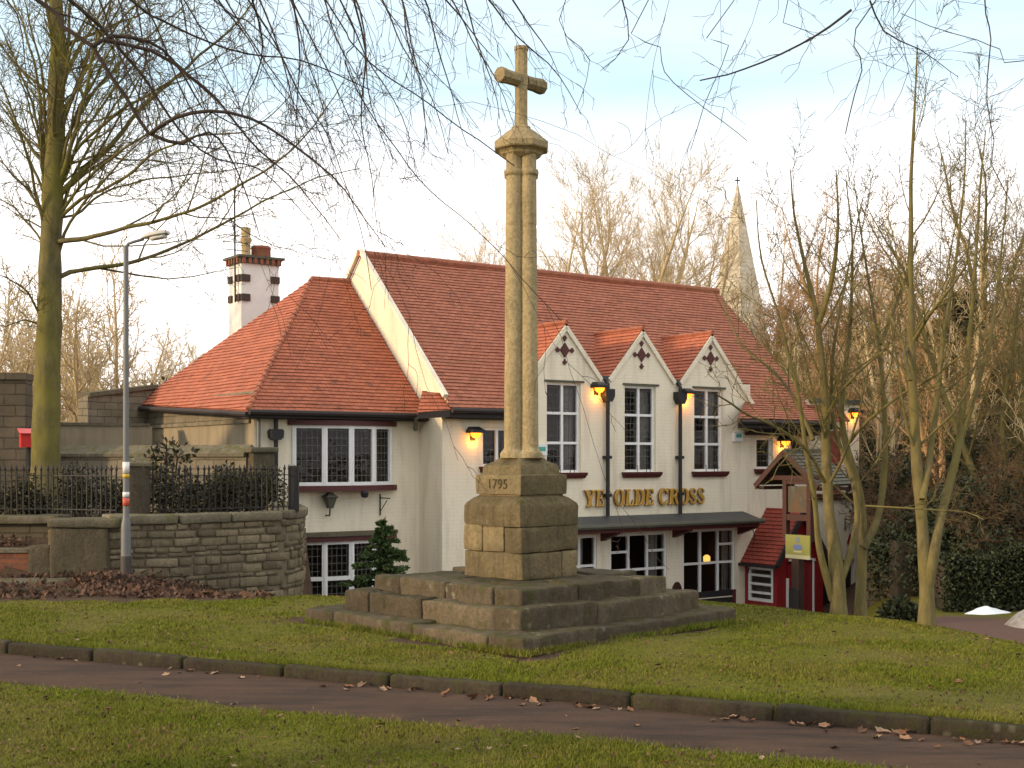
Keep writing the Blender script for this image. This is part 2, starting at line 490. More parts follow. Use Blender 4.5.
def blade():
    k=M('grass_blades'); i=k.island()
    n=k.noise(.9,5,rough=.7); n2=k.noise(4,3)
    c=k.mix(i,(.082,.110,.008),(.165,.182,.019))
    c=k.mix(k.ramp(n,[(.42,0),(.7,.8)]),c,(.22,.175,.045))
    c=k.mix(k.ramp(n2,[(.5,0),(.72,.65)]),c,(.075,.085,.008))
    return k.set(c,.75,spec=.12)
MAT['blade']=blade()

def ground():
    k=M('ground_cover')
    a=k.node('ShaderNodeAttribute',attribute_name='cover')
    sp=k.node('ShaderNodeSeparateColor'); k.link(a.outputs['Color'],sp.inputs[0])
    n=k.noise(.9,6,rough=.7); n2=k.noise(9,6,rough=.75); n3=k.noise(45,4,rough=.7); n4=k.noise(2.4,5,rough=.7)
    g=k.mix(k.ramp(n2,[(.3,0),(.7,1)]),(.085,.085,.010),(.15,.138,.022))
    g=k.mix(k.ramp(n,[(.42,0),(.68,.85)]),g,(.12,.10,.035))
    g=k.mix(k.ramp(n4,[(.58,0),(.74,.75)]),g,(.07,.05,.03))
    d=k.mix(k.ramp(n2,[(.3,0),(.7,1)]),(.05,.034,.022),(.10,.065,.042))
    t=k.mix(k.ramp(n3,[(.3,0),(.7,1)]),(.095,.058,.046),(.14,.088,.07))
    gm=k.ramp(k.math('ADD',sp.outputs[0],k.math('MULTIPLY',k.math('SUBTRACT',n2,.5),.7)),[(.42,0),(.58,1)])
    c=k.mix(gm,d,g)
    c=k.mix(sp.outputs[1],c,t)
    bm=k.bump(n3,.5,.03); bm=k.bump(n2,.6,.06,bm)
    return k.set(c,.95,spec=.1,normal=bm)
MAT['ground']=ground()

def tarmac():
    k=M('worn_red_tarmac')
    n=k.noise(1.1,6,rough=.7); n2=k.noise(120,3,rough=.7); n3=k.noise(7,6,rough=.75)
    ln=k.noise(3,5,k.mapping(k.tc(),(.35,2.2,1)),rough=.7)
    c=k.mix(k.ramp(n,[(.35,0),(.7,1)]),(.110,.066,.044),(.072,.046,.032))
    c=k.mix(k.ramp(n2,[(.35,.5),(.6,0)]),c,(.03,.024,.021))
    c=k.mix(k.ramp(n2,[(.62,0),(.8,.45)]),c,(.17,.13,.11))
    c=k.mix(k.ramp(ln,[(.46,0),(.66,.8)]),c,(.036,.03,.024))
    c=k.mix(k.ramp(n3,[(.6,0),(.75,.5)]),c,(.05,.05,.025))
    bm=k.bump(n2,.7,.008); bm=k.bump(n3,.4,.03,bm)
    return k.set(c,.95,spec=.08,normal=bm)
MAT['tarmac']=tarmac()
MAT['kerb']=cross_stone('kerb_stone',(.072,.056,.038),(.046,.037,.026),(.05,.05,.016),.52)
MAT['coping']=cross_stone('coping_stone',(.19,.16,.11),(.13,.115,.08),(.085,.085,.025),.55)
def snow():
    k=M('dirty_snow'); n=k.noise(5,6,rough=.7)
    return k.set(k.mix(k.ramp(n,[(.4,0),(.7,.9)]),(.27,.255,.245),(.10,.08,.065)),.7,normal=k.bump(n,.5,.05))
MAT['snow']=snow()
def snow2():
    k=M('clean_snow'); n=k.noise(5,4)
    return k.set((.82,.84,.87),.6,normal=k.bump(n,.3,.03))
MAT['snow_clean']=snow2()
MAT['spire']=masonry('spire_stone',.9,.35,(.64,.55,.41),(.53,.46,.34),(.38,.33,.25),mossamt=.15,warp=.01)
# ================================================================== terrain
def sst(a,b,x):
    t=np.clip((x-a)/(b-a),0,1); return t*t*(3-2*t)
EDGE=np.array([(-60,14.2),(-2.5,14.2),(1.5,14.3),(2.4,13.6),(3.5,12.0),(4.3,9.9),(5.6,7.4),(9,4),(40,-30)],float)
GARDEN=[(-60,16.9),(-5.6,16.75),(-3.25,18.15),(-3.15,19.5),(-4.3,22.6),(-9.5,25.6),(-60,26)]
DIRX,DIRY=.9085,-.418           # along the path; (.418,.9085) is across it
NX_,NY_=.418,.9085
def inpoly(x,y,P):
    r=np.zeros(x.shape,bool)
    for i in range(len(P)):
        x1,y1=P[i]; x2,y2=P[(i+1)%len(P)]
        c=((y1>y)!=(y2>y))
        with np.errstate(divide='ignore',invalid='ignore'):
            xi=(x2-x1)*(y-y1)/((y2-y1) if y2!=y1 else 1e-9)+x1
        r^=c&(x<xi)
    return r
def fall_dist(x,y):
    best=np.full(x.shape,1e9)
    for i in range(len(EDGE)-1):
        a=EDGE[i]; b=EDGE[i+1]; d=b-a
        t=np.clip(((x-a[0])*d[0]+(y-a[1])*d[1])/(d@d),0,1)
        best=np.minimum(best,np.hypot(x-a[0]-t*d[0],y-a[1]-t*d[1]))
    ye=np.interp(x,EDGE[:,0],EDGE[:,1])
    return np.where(y>ye,best,-best)
def T(x,y):
    x=np.atleast_1d(np.asarray(x,float)); y=np.atleast_1d(np.asarray(y,float))
    dd=fall_dist(x,y)
    slope=.27*sst(-5.2,-2.6,x)
    e=np.where(dd<0,0,np.where(dd<1.2,dd*dd/2.4,dd-.6))
    z=-slope*e
    zf=-2.55+1.35*sst(3.5,6.3,x-.25*(y-18))
    z=np.maximum(z,zf)
    z=z+.05*sst(-3.5,-5.2,x)*sst(14.4,16,y)
    z=z-.05*sst(1.0,5.0,x)*sst(12,8,y)      # lawn dips to the right
    u=(x-2.98)*.816+(y-29)*.578
    z=np.where(inpoly(x,y,GARDEN),.5,z)
    z=z+5.2*sst(9.3,20,u)*sst(22,30,y)
    z=np.where((x<-9.5)&(y>25.6),.6,z)
    z=z+2.6*sst(42,75,y)
    return z
def Tz(x,y): return float(T(x,y)[0])

def grid_sheet(name,ts,ds,zfun,cover,mat):
    tt,dd=np.meshgrid(ts,ds)
    X=tt*DIRX+dd*NX_; Y=tt*DIRY+dd*NY_
    Z=zfun(X.ravel(),Y.ravel(),dd.ravel())
    V=np.stack([X.ravel(),Y.ravel(),Z],1)
    nt,nd=len(ts),len(ds)
    i=np.arange(nt*nd).reshape(nd,nt)
    q=np.stack([i[:-1,:-1],i[:-1,1:],i[1:,1:],i[1:,:-1]],-1).reshape(-1,4)
    me=bpy.data.meshes.new(name)
    me.vertices.add(len(V)); me.vertices.foreach_set('co',V.ravel())
    me.loops.add(q.size); me.loops.foreach_set('vertex_index',q.ravel().astype(np.int32))
    me.polygons.add(len(q)); me.polygons.foreach_set('loop_start',np.arange(0,q.size,4,dtype=np.int32))
    me.update(calc_edges=True); me.validate()
    me.shade_smooth()
    at=me.color_attributes.new('cover','FLOAT_COLOR','POINT')
    g,a=cover(V[:,0],V[:,1],V[:,2])
    C=np.stack([g,a,np.zeros_like(g),np.ones_like(g)],1)
    at.data.foreach_set('color',C.ravel())
    me.materials.append(mat)
    o=bpy.data.objects.new(name,me); COL.objects.link(o); o['kind']='structure'
    return o
rsn=np.random.RandomState(5)
def bumps(x,y,a=.02):
    return a*(np.sin(x*2.1+1.3*np.sin(y*1.7))*.5+np.sin(y*2.9+x*.8)*.35+np.sin(x*6.3+y*4.1)*.2)
def cover_far(x,y,z):
    dd=fall_dist(x,y)
    g=np.ones_like(x)
    g=np.where((x<-2.9+.25*np.sin(y*2))&(y>14.15+.12*np.sin(x*3.1)+.1*np.sin(x*7.7)),0,g)
    g=np.where((z<-1.9)|(y>27),0,g)
    g=np.where(y>34,0,g); 
    u=(x-2.98)*.816+(y-29)*.578
    g=np.where((u>8.6)&(y>27),0,g)
    lane=((x>4.8)&(z<-.8)&(y<22.3)&(y>10)).astype(float)
    a=np.where((z<-2.2)&(y<34),1.,lane)
    # bare trodden margin round the base of the cross
    cx=(np.abs(x-.09)+np.abs(y-12.42))
    g=g-.42*np.exp(-(((x-2.7)/.9)**2+((y-8.75-.2*(2.7-x))/.28)**2))-.5*np.exp(-(((x+2.3)/.45)**2+((y-12.3)/.5)**2))
    g=np.where(cx<2.30+.12*np.sin(x*5)+.1*np.sin(y*7),.15,g)
    return g,a
def zf_far(x,y,d):
    z=T(x,y)+bumps(x,y,.02)*sst(8.25,8.6,d)
    return np.where(d<8.13,-.16,np.where(d<8.22,-.02,z))
ts=np.concatenate([-np.geomspace(300,12.3,28),np.arange(-12,14,.16),np.geomspace(14.2,300,28)])
ds=np.concatenate([[8.12,8.14],np.arange(8.24,22,.14),np.arange(22.2,46,.6),np.geomspace(47,420,24)])
grid_sheet('ground',ts,ds,zf_far,cover_far,MAT['ground'])
ds2=np.concatenate([-np.geomspace(60,2,14),np.arange(-1.6,6.9,.16),[6.93,6.95]])
def zf_near(x,y,d):
    edge=6.93+.05*np.sin(x*3.3)+.03*np.sin(x*8.1)
    return np.where(d>6.94,-.16,-.055+bumps(x,y,.012))
grid_sheet('near_lawn',ts,ds2,zf_near,lambda x,y,z:(np.ones_like(x),np.zeros_like(x)),MAT['ground'])
ds3=np.array([6.7,6.95,7.1,7.3,7.5,7.7,7.9,8.2])
grid_sheet('path',ts,ds3,lambda x,y,d:-.088+bumps(x,y,.007)+.01*np.sin((d-6.9)*2.6),lambda x,y,z:(np.zeros_like(x),np.zeros_like(x)),MAT['tarmac'])

# kerb stones along the far side of the path
mb=MB(); rn=random.Random(4); t=-14.0
rz=math.atan2(DIRY,DIRX)
i=0
while t<14:
    L=.86+rn.random()*.12
    d=8.15
    c=((t+L/2)*DIRX+d*NX_,(t+L/2)*DIRY+d*NY_,-.066+rn.uniform(-.008,.008))
    rough_box(mb,c,(L-.012,.12,.15),rz+rn.uniform(-.006,.006),.028,.006,.07,seed=i)
    t+=L; i+=1
tag(mb.build('kerb',MAT['kerb'],smooth=True),kind='structure')

# ================================================================== village cross
CX,CY=.09,12.42
A45=R(45)
cross=empty('village_cross',(CX,CY,0),0,'weathered stone market cross with clustered shaft on three square steps','stone cross')
def ring_step(z0,z1,hd,cuts,seed,depth=.42):
    """square ring of worn stones; hd = half diagonal; local axes a=(1,1)/r2, b=(-1,1)/r2"""
    mb=MB(); hs=hd/math.sqrt(2); h=z1-z0; k=0
    ca=math.cos(A45)
    def put(a0,a1,b0,b1,dz=0):
        nonlocal k
        k+=1
        ac=(a0+a1)/2; bc=(b0+b1)/2
        c=(ac*ca-bc*ca, ac*ca+bc*ca, z0+h/2+dz)
        rough_box(mb,c,(a1-a0-.002,b1-b0-.002,h),A45,.022,.015,.05,seed=seed*17+k,f=5.5)
    rr=random.Random(seed)
    def seq(lo,hi,fr):
        p=[lo]+[lo+(hi-lo)*f for f in fr]+[hi]
        return list(zip(p[:-1],p[1:]))
    for a0,a1 in seq(-hs,hs,cuts[0]): put(a0,a1,-hs+rr.uniform(-.012,.012),-hs+depth,rr.uniform(-.012,.008))
    for a0,a1 in seq(-hs,hs,cuts[1]): put(a0,a1,hs-depth,hs,rr.uniform(-.01,.008))
    for b0,b1 in seq(-hs+depth,hs-depth,cuts[2]): put(-hs+rr.uniform(-.012,.012),-hs+depth,b0,b1,rr.uniform(-.012,.008))
    for b0,b1 in seq(-hs+depth,hs-depth,cuts[3]): put(hs-depth,hs,b0,b1,rr.uniform(-.01,.008))
    n=3; w=(2*(hs-depth))/n
    for a in range(n):
        for b in range(n):
            put(-hs+depth+a*w,-hs+depth+(a+1)*w,-hs+depth+b*w,-hs+depth+(b+1)*w,-.006)
    return mb
ring_step(-.22,.128,2.12,((.30,.68),(.5,),(.45,),(.5,)),1).build('step',MAT['step'],cross,True)['label']='lowest and widest step'
ring_step(.02,.305,1.73,((.40,),(.5,),(.55,),(.5,)),2,.36).build('step',MAT['step'],cross,True)['label']='middle step'
ring_step(.22,.452,1.44,((.36,.8),(.5,),(.34,.5),(.5,)),3,.38).build('step',MAT['step'],cross,True)['label']='upper step with split stones'

def sq_ring(hs,z,rnd,n=7,amp=.006,seed=0):
    """rounded square ring turned 45 degrees"""
    pts=[]
    for s in range(4):
        a=s*math.pi/2
        for k in range(n):
            tt=-1+2*k/n
            x,y=hs,tt*hs
            L=hs-rnd
            if abs(y)>L:
                ex=abs(y)-L
                x-= (ex*ex)/(2*rnd)*1.0
            px=x*math.cos(a+A45)-y*math.sin(a+A45); py=x*math.sin(a+A45)+y*math.cos(a+A45)
            v=noise.noise_vector(Vector((px*5+seed,py*5,z*5)))*amp+noise.noise_vector(Vector((px*14+seed,py*14,z*14)))*amp*.5
            pts.append((px+v.x,py+v.y,z+v.z*.5))
    return pts
def sq_loft(mb,prof,rnd=.03,seed=0,amp=.007):
    fine=[]
    for (h0,z0),(h1,z1) in zip(prof[:-1],prof[1:]):
        k=max(1,int(math.hypot(h1-h0,z1-z0)/.05))
        for j in range(k): fine.append((h0+(h1-h0)*j/k,z0+(z1-z0)*j/k))
    fine.append(prof[-1])
    mb.loft([sq_ring(h,z,rnd,9,amp,seed) for h,z in fine])
ped=MB()
ca=math.cos(A45)
def pblock(a0,a1,b0,b1,z0,z1,k):
    ac=(a0+a1)/2; bc=(b0+b1)/2
    rough_box(ped,(ac*ca-bc*ca,ac*ca+bc*ca,(z0+z1)/2),(a1-a0-.004,b1-b0-.004,z1-z0-.004),A45,.016,.009,.05,seed=k)
pblock(-.40,.17,-.40,.40,.44,.70,31); pblock(.17,.40,-.40,.40,.44,.70,32)
for k,(b0,b1) in enumerate(((-.40,-.16),(-.16,.14),(.14,.40))): pblock(-.40,.40,b0,b1,.70,.95,40+k)
ped.build('pedestal',MAT['pedestal'],cross,True)
cb=MB()
sq_loft(cb,[(.40,.95),(.405,.97),(.405,1.13),(.395,1.16),(.34,1.215),(.30,1.235),(.30,1.25)],.04,3)
cb.build('chamfered_block',MAT['pedestal'],cross,True,angle=38)
ub=MB()
sq_loft(ub,[(.285,1.245),(.318,1.252),(.322,1.30),(.322,1.42),(.318,1.435),(.274,1.443),(.270,1.50),(.262,1.53),(.225,1.55),(.185,1.572),(.165,1.60)],.022,5,.005)
ub.build('inscribed_block',MAT['pedestal'],cross,True,angle=38)
# date on the left-hand face, raised numerals darkened to look cut in
cu=bpy.data.curves.new('inscription','FONT'); cu.body='1795'; cu.size=.135; cu.extrude=.004; cu.align_x='CENTER'; cu.space_character=1.05
tmp=bpy.data.objects.new('tmp',cu); COL.objects.link(tmp)
bpy.context.view_layer.update()
dg=bpy.context.evaluated_depsgraph_get()
me=bpy.data.meshes.new_from_object(tmp.evaluated_get(dg)); bpy.data.objects.remove(tmp)
me.materials.clear(); me.materials.append(MAT['carving'])
ins=bpy.data.objects.new('inscription',me); COL.objects.link(ins); ins.parent=cross
n_=Vector((-ca,-ca,0)); ins.location=n_*.326+Vector((0,0,1.305)); ins.rotation_euler=(R(90),0,R(-45))

sh=MB()
def quatre(scale,n=48,flute=1.0):
    r=.086; d=.106
    out=[]
    for k in range(n):
        a=2*math.pi*k/n
        best=0
        for j in range(4):
            la=A45+j*math.pi/2
            c=math.cos(a-la); s_=math.sin(a-la)
            disc=r*r-(d*s_)**2
            if disc>0: best=max(best,d*c+math.sqrt(disc))
        best=best*flute+(1-flute)*.17
        out.append((best*math.cos(a)*scale,best*math.sin(a)*scale))
    return out
def q(z,s,f=1.0):
    out=[]
    for x,y in quatre(s,64,f):
        v=noise.noise_vector(Vector((x*7,y*7,z*3)))*.004
        out.append((x+v.x,y+v.y,z))
    return out
rings=[]
for z,s,f in ((1.59,1.0,0),(1.60,1.28,.3),(1.64,1.30,.5),(1.665,1.2,.7),(1.68,1.1,1)): rings.append(q(z,s,f))
z=1.70
while z<4.34:
    s=1.045-.125*((z-1.7)/2.7)
    for jz in (2.62,3.28,3.86):
        if abs(z-jz)<.012: s-=.03
    rings.append(q(z,s)); z+=.022
for z,s,f in ((4.345,.92,1),(4.36,1.04,.9),(4.385,1.06,.8),(4.405,1.04,.9),(4.415,.92,1),(4.5,.92,1),(4.56,.93,1)): rings.append(q(z,s,f))
sh.loft(rings)
sh.build('shaft',MAT['shaft'],cross,True,angle=50)
cp=MB()
R8=math.pi/8
cp.lathe([(.15,4.53),(.175,4.545),(.205,4.565),(.215,4.585),(.235,4.60),(.272,4.61),(.282,4.622),(.282,4.675),(.27,4.69),(.20,4.745),(.155,4.785),(.11,4.815),(.10,4.82),(.10,4.835),(.085,4.85)],8,rot=R8)
cp.build('capital',MAT['shaft'],cross)
ch=MB()
ch.lathe([(.072,4.84),(.066,4.90),(.066,5.24),(.072,5.25),(.072,5.35),(.066,5.36),(.066,5.59),(.074,5.60),(.074,5.63)],8,rot=R8)
u_=Vector((ca,ca,0)); w_=Vector((-ca,ca,0))
def arm(s0,s1):
    prof=[(.066,0),(.068,.55),(.076,.8),(.076,1)]
    rg=[]
    for r,f in prof:
        p=u_*(s0+(s1-s0)*f)+Vector((0,0,5.30))
        rg.append([p+w_*(r*math.cos(R8+2*math.pi*k/8))+Vector((0,0,r*math.sin(R8+2*math.pi*k/8))) for k in range(8)])
    ch.loft(rg)
arm(.055,.30); arm(-.055,-.30)
ch.build('cross_head',MAT['shaft'],cross)

# ================================================================== the pub
PR=math.atan2(.578,.816)
pub=empty('public_house',(2.98,29,0),PR,'cream painted pub with red tiled roofs and three pointed gables behind the cross','pub')
GB=-3.1
def part(mb,name,mats,parent=pub,smooth=False,label=None,angle=None):
    o=mb.build(name,mats,parent,smooth,angle=angle)
    if label: o['label']=label
    return o
front=frame((0,0,0),(1,0,0),(0,-1,0))
UL,UR=-5.4,5.6
upper=[(-2.73,-1.79,1.28,3.25),(-.52,.42,1.28,3.25),(1.63,2.57,1.28,3.25)]
small=[(-4.40,-3.62,1.42,2.24),(3.72,4.30,1.33,2.10),(4.95,5.45,1.33,2.10)]
lower=[(-2.75,-1.33,-1.65,-.12),(-.95,.76,-1.65,-.12),(1.27,2.98,-1.65,-.10)]
mb=MB()
wall(mb,front,UL,-3.55,GB,2.66,small[:1],.2)
wall(mb,front,-3.55,3.5,GB,3.40,upper+lower,.2)
wall(mb,front,3.5,UR,GB,2.66,small[1:],.2)
GA=[(-2.22,4.54),(0,4.54),(2.18,4.56)]
SL=1.15
for j,(a,z) in enumerate(GA):
    l=a-(z-3.40)/SL; r=a+(z-3.40)/SL
    mb.poly([front(l,3.40),front(r,3.40),front(a,z)])
    mb.poly([front(l,3.40,-.2),front(r,3.40,-.2),front(a,z,-.2)])
# the outer rakes run lower
ar,zr=GA[2]; al,zl=GA[0]
mb.poly([front(3.5,2.66),front(3.74,2.77),front(3.5,3.04)])
mb.poly([front(-3.55,2.66),front(-3.55,3.04),front(-3.78,2.77)])
# side and rear walls
left=frame((UL,6.8,0),(0,-1,0),(-1,0,0))
wall(mb,left,0,6.8,GB,2.60)
RZ,RV=6.2,3.4
mb.poly([(UL,-.22,2.74),(UL,0,2.60),(UL,6.8,2.60),(UL,6.8,2.9),(UL,RV,RZ-.01)])
right=frame((UR,0,0),(0,1,0),(1,0,0))
wall(mb,right,0,6.8,GB,2.60)
mb.poly([(UR,0,2.60),(UR,6.8,2.60),(UR,6.8,2.8),(UR,RV,RZ-.03),(UR,0,2.9)])
mb.poly([(UL,6.8,GB),(UR,6.8,GB),(UR,6.8,2.6),(UL,6.8,2.6)])
part(mb,'wall',MAT['cream'])
mb=MB()
mb.box(UL+.05,UR-.05,.21,6.75,.42,.55); mb.box(UL+.05,UR-.05,.6,6.2,3.42,3.45)
mb.box(UL+.05,UR-.05,3.3,3.4,-3,3.4)
for a in (-3.0,-1.15,1.05,3.25): mb.box(a-.05,a+.05,.22,3.3,-3,.42)
part(mb,'room_partition',MAT['interior'])
# ---- main roof
rf=MB()
k=(RZ-2.62)/(RV+.32)
def mz(v): return 2.62+(v+.32)*k
def rq(u0,u1,v0,v1): tiled(rf,[(u0,v0,mz(v0)),(u1,v0,mz(v0)),(u1,v1,mz(v1)),(u0,v1,mz(v1))])
rq(UL-.02,-3.66,-.32,RV); rq(3.6,UR+.12,-.32+4*.11/math.sqrt(1+k*k),RV)
tiled(rf,[(2.40,-.66,2.52),(UR+.12,-.66,2.52),(UR+.12,.03,2.96),(3.34,.03,2.96)]); rq(-3.66,3.6,-.32+7*.11/math.sqrt(1+k*k),RV)
rf.poly([(UL-.02,RV,RZ),(UR+.12,RV,RZ),(UR+.12,7.1,2.55),(UL-.02,7.1,2.55)])
# sprocket tiles at the foot of the gable parapet
sprk=MB(); tiled(sprk,[(UL-.66,-.10,2.50),(UL-.02,-.36,2.58),(UL+.02,.06,2.93),(UL-.32,.26,2.98)])
roof=part(rf,'roof',MAT['roof'],label='large dark red main roof')
part(sprk,'sprocket_tile',MAT['roof_wing'],roof)
mb=MB()
mb.tube([(UL-.1,RV,RZ+.02),(UR+.15,RV,RZ+.02)],.085,8)
part(mb,'ridge_tile',MAT['roof'],roof)
mb=MB()
# parapet coping on the left gable
for v0,z0,v1,z1 in ((-.20,2.86,RV,RZ+.10),):
    mb.beam((UL-.045,v0,z0),(UL-.045,v1,z1),.11,.08)
    mb.beam((UL-.045,7.0,z0-.1),(UL-.045,v1+.04,z1),.11,.08)
part(mb,'verge_coping',MAT['cream'])
# ---- gables: roofs, ornaments
g=MB(); gl=MB(); vg=MB()
for j,(a,z) in enumerate(GA):
    vb=(z-2.62)/k-.32
    zl_=3.42; zr_=3.42
    if j==0: zl_=2.86
    if j==2: zr_=2.86
    for sgn,zb in ((-1,zl_),(1,zr_)):
        ub=a+sgn*(z+.02-zb)/SL
        vv=max(.0,(zb-2.62)/k-.32)
        tiled(g,[(a,-.03,z+.02),(a,vb+.1,z+.02),(ub,vv+.05,zb),(ub,-.03,zb)])
        vg.beam((a,-.028,z-.075),(ub+sgn*.0,-.028,zb-.075),.05,.10)
    gl.tube([(a,-.05,z+.04),(a,vb+.1,z+.04)],.05,6)
gr=part(g,'gable_roof',MAT['roof_wing'])
part(gl,'ridge_tile',MAT['roof'],gr)
part(vg,'verge',MAT['cream'],gr)
mb=MB()
for a0,a1 in ((GA[0][0]+.98,GA[1][0]-.98),(GA[1][0]+.98,GA[2][0]-.98)):
    mb=MB(); mb.box(a0-.02,a1+.02,-.02,.52,3.36,3.44); part(mb,'valley_gutter',MAT['lead'],roof)
for a,z in GA:
    mb=MB(); c=(a-.03,z-.58)
    def dia(x,zz,w,h):
        mb.loft([[front(x-w,zz,e),front(x,zz-h,e),front(x+w,zz,e),front(x,zz+h,e)] for e in (-.01,.035)])
    dia(c[0],c[1],.125,.165)
    for dx,dz in ((-.2,0),(.2,0),(0,.265),(0,-.265)):
        dia(c[0]+dx,c[1]+dz,.06,.06)
        mb.fbox(front,c[0]+dx*.8-.018-(.0 if dx==0 else .03),c[0]+dx*.8+.018+(.0 if dx==0 else .03),c[1]+dz*.8-.018,c[1]+dz*.8+.018,-.01,.028)
    part(mb,'diamond_ornament',MAT['maroon'])
# ---- eaves of the main block
mb=MB()
for u0,u1,v_ in ((UL-.02,-3.66,0),(2.42,UR+.1,-.34)):
    mb=MB(); z_=-.11 if v_ else 0
    mb.box(u0,u1,v_-.36,v_-.30,2.42+z_,2.58+z_); mb.loft([[(u0,v_-.30,zq),(u1,v_-.30,zq),(u1,-.005,zq),(u0+(.85 if v_ else 0),-.005,zq)] for zq in (2.40+z_,2.43+z_)])
    mb.tube([(u0,v_-.41,2.56+z_),(u1,v_-.41,2.56+z_)],.055,8)
    part(mb,'eaves_gutter',MAT['soffit'])
mb=MB()
mb.beam((UL-.62,-.06,2.46),(UL-.02,-.33,2.50),.08,.14)
part(mb,'eaves_gutter',MAT['soffit'])
x=3.3
while x<5.6:
    mb=MB(); mb.box(x,x+.06,-.60,-.01,2.16,2.285); x+=.28; part(mb,'eaves_bracket',MAT['soffit'])

# ---- windows
def window(parent,fr,a0,a1,z0,z1,cols,rows,mat='leaded',curt=True,inset=.09,fw=.055,seed=0,sill=True,label=None,skiprows=None):
    w=MB(); D0,D1=-inset-.05,-inset+.02
    w.fbox(fr,a0,a0+fw,z0,z1,D0,D1); w.fbox(fr,a1-fw,a1,z0,z1,D0,D1)
    w.fbox(fr,a0+fw,a1-fw,z0,z0+fw,D0,D1-.002); w.fbox(fr,a0+fw,a1-fw,z1-fw,z1,D0,D1-.002)
    A=[a0+fw]+[a0+(a1-a0)*c for c in cols]+[a1-fw]
    Z=[z0+fw]+[z0+(z1-z0)*c for c in rows]+[z1-fw]
    for c in A[1:-1]: w.fbox(fr,c-.03,c+.03,z0+fw,z1-fw,D0,D1+.004)
    for i in range(len(A)-1):
        rws=skiprows.get(i,Z[1:-1]) if skiprows else Z[1:-1]
        for c in rws: w.fbox(fr,A[i]+(.03 if i else 0),A[i+1]-(.03 if i<len(A)-2 else 0),c-.028,c+.028,D0,D1)
    o=part(w,'window',MAT['white'],parent,label=label)
    p=MB(); d=-inset-.02
    p.poly([fr(a0+fw,z0+fw,d),fr(a1-fw,z0+fw,d),fr(a1-fw,z1-fw,d),fr(a0+fw,z1-fw,d)],0,[(0,0),(a1-a0-2*fw,0),(a1-a0-2*fw,z1-z0-2*fw),(0,z1-z0-2*fw)])
    part(p,'pane',MAT[mat],o)
    if curt:
        c=MB(); rr=random.Random(seed)
        for s0,s1 in curt:
            n=26; P0=[];P1=[]
            for i in range(n+1):
                a=s0+(s1-s0)*i/n; dd=-inset-.17+.025*math.sin(i*1.5)+.012*math.sin(i*.6+seed)
                P0.append(fr(a,z0+.02,dd)); P1.append(fr(a+.02*math.sin(i),z1-.02,dd))
            c.mesh(P0+P1,[(i,i+1,n+2+i,n+1+i) for i in range(n)])
        part(c,'curtain',MAT['curtain'],o,True)
    if sill:
        s=MB(); 
        s.loft([[fr(a0-.06,z0-.125,-.02),fr(a0-.06,z0-.125,.07),fr(a0-.10,z0-.055,.12),fr(a0-.10,z0,.13),fr(a0-.10,z0,-.02)],
                [fr(a1+.06,z0-.125,-.02),fr(a1+.06,z0-.125,.07),fr(a1+.10,z0-.055,.12),fr(a1+.10,z0,.13),fr(a1+.10,z0,-.02)]])
        part(s,'sill',MAT['maroon'],o)
    return o
for i,(a0,a1,z0,z1) in enumerate(upper):
    w=a1-a0
    window(pub,front,a0,a1,z0,z1,(.5,),(.33,.66),curt=[(a1-w*.45,a1-w*.08)],seed=i)
    for t_ in (.33,.62,.74):        # small spikes on the sill
        mb=MB(); mb.tube([front(a0+w*t_,z0,.08),front(a0+w*t_,z0+.16,.08)],.008,5); part(mb,'sill_spike',MAT['iron'])
    mb=MB(); mb.fbox(front,a0-.06,a1+.08,z1+.005,z1+.05,-.01,.03); part(mb,'drip_moulding',MAT['gutter'])
window(pub,front,*small[0],(.52,),(),curt=None)
window(pub,front,*small[1],(),(),curt=None)
window(pub,front,*small[2],(),(),curt=None,sill=False)
window(pub,front,*lower[0],(.33,.66),(.56,),mat='glass',curt=[(-2.0,-1.6)],sill=False,inset=.05)
window(pub,front,*lower[1],(.33,.66),(.46,.73),mat='glass',curt=[(.30,.62)],sill=False,inset=.05,skiprows={1:[-1.65+1.53*.46]})
window(pub,front,*lower[2],(.34,.68),(.48,.76),mat='glass',curt=[(2.74,2.92)],sill=False,inset=.05,skiprows={0:[-1.65+1.55*.48],1:[-1.65+1.55*.48]})
# ---- lead canopy over the ground floor windows
mb=MB()
mb.loft([[(-2.95,0,.30),(-2.95,-.62,.135),(-2.95,-.62,.06),(-2.95,0,.06)],[(3.25,0,.30),(3.25,-.62,.135),(3.25,-.62,.06),(3.25,0,.06)]])
can=part(mb,'canopy',MAT['lead'])
mb=MB(); mb.tube([(-3.0,-.66,.10),(3.30,-.66,.10)],.06,8); part(mb,'gutter',MAT['gutter'],can)
mb=MB(); mb.box(-2.9,3.2,-.60,-.56,-.04,.057)
part(mb,'fascia',MAT['maroon'],can)
for a in (-2.88,-1.16,1.0,3.13):
    mb=MB(); mb.loft([[(a+e,0,-.02),(a+e,-.54,-.02),(a+e,-.54,-.08),(a+e,-.25,-.17),(a+e,0,-.26)] for e in (-.07,.07)])
    part(mb,'bracket',MAT['maroon'],can)
# ---- rainwater pipes between the gables
for a in (-1.10,1.09):
    mb=MB(); mb.tube([front(a,3.36,.02),front(a,3.25,.10),front(a,.30,.10)],.045,8)
    for z in (1.6,2.9,.75): mb.fbox(front,a-.075,a+.075,z-.02,z+.05,-.002,.16)
    d=part(mb,'drainpipe',MAT['black'])
    mb=MB(); mb.loft([[front(a-w_,z,0),front(a+w_,z,0),front(a+w_,z,.2),front(a-w_,z,.2)] for z,w_ in ((2.86,.06),(2.98,.13),(3.14,.13))])
    part(mb,'hopper',MAT['black'],d)
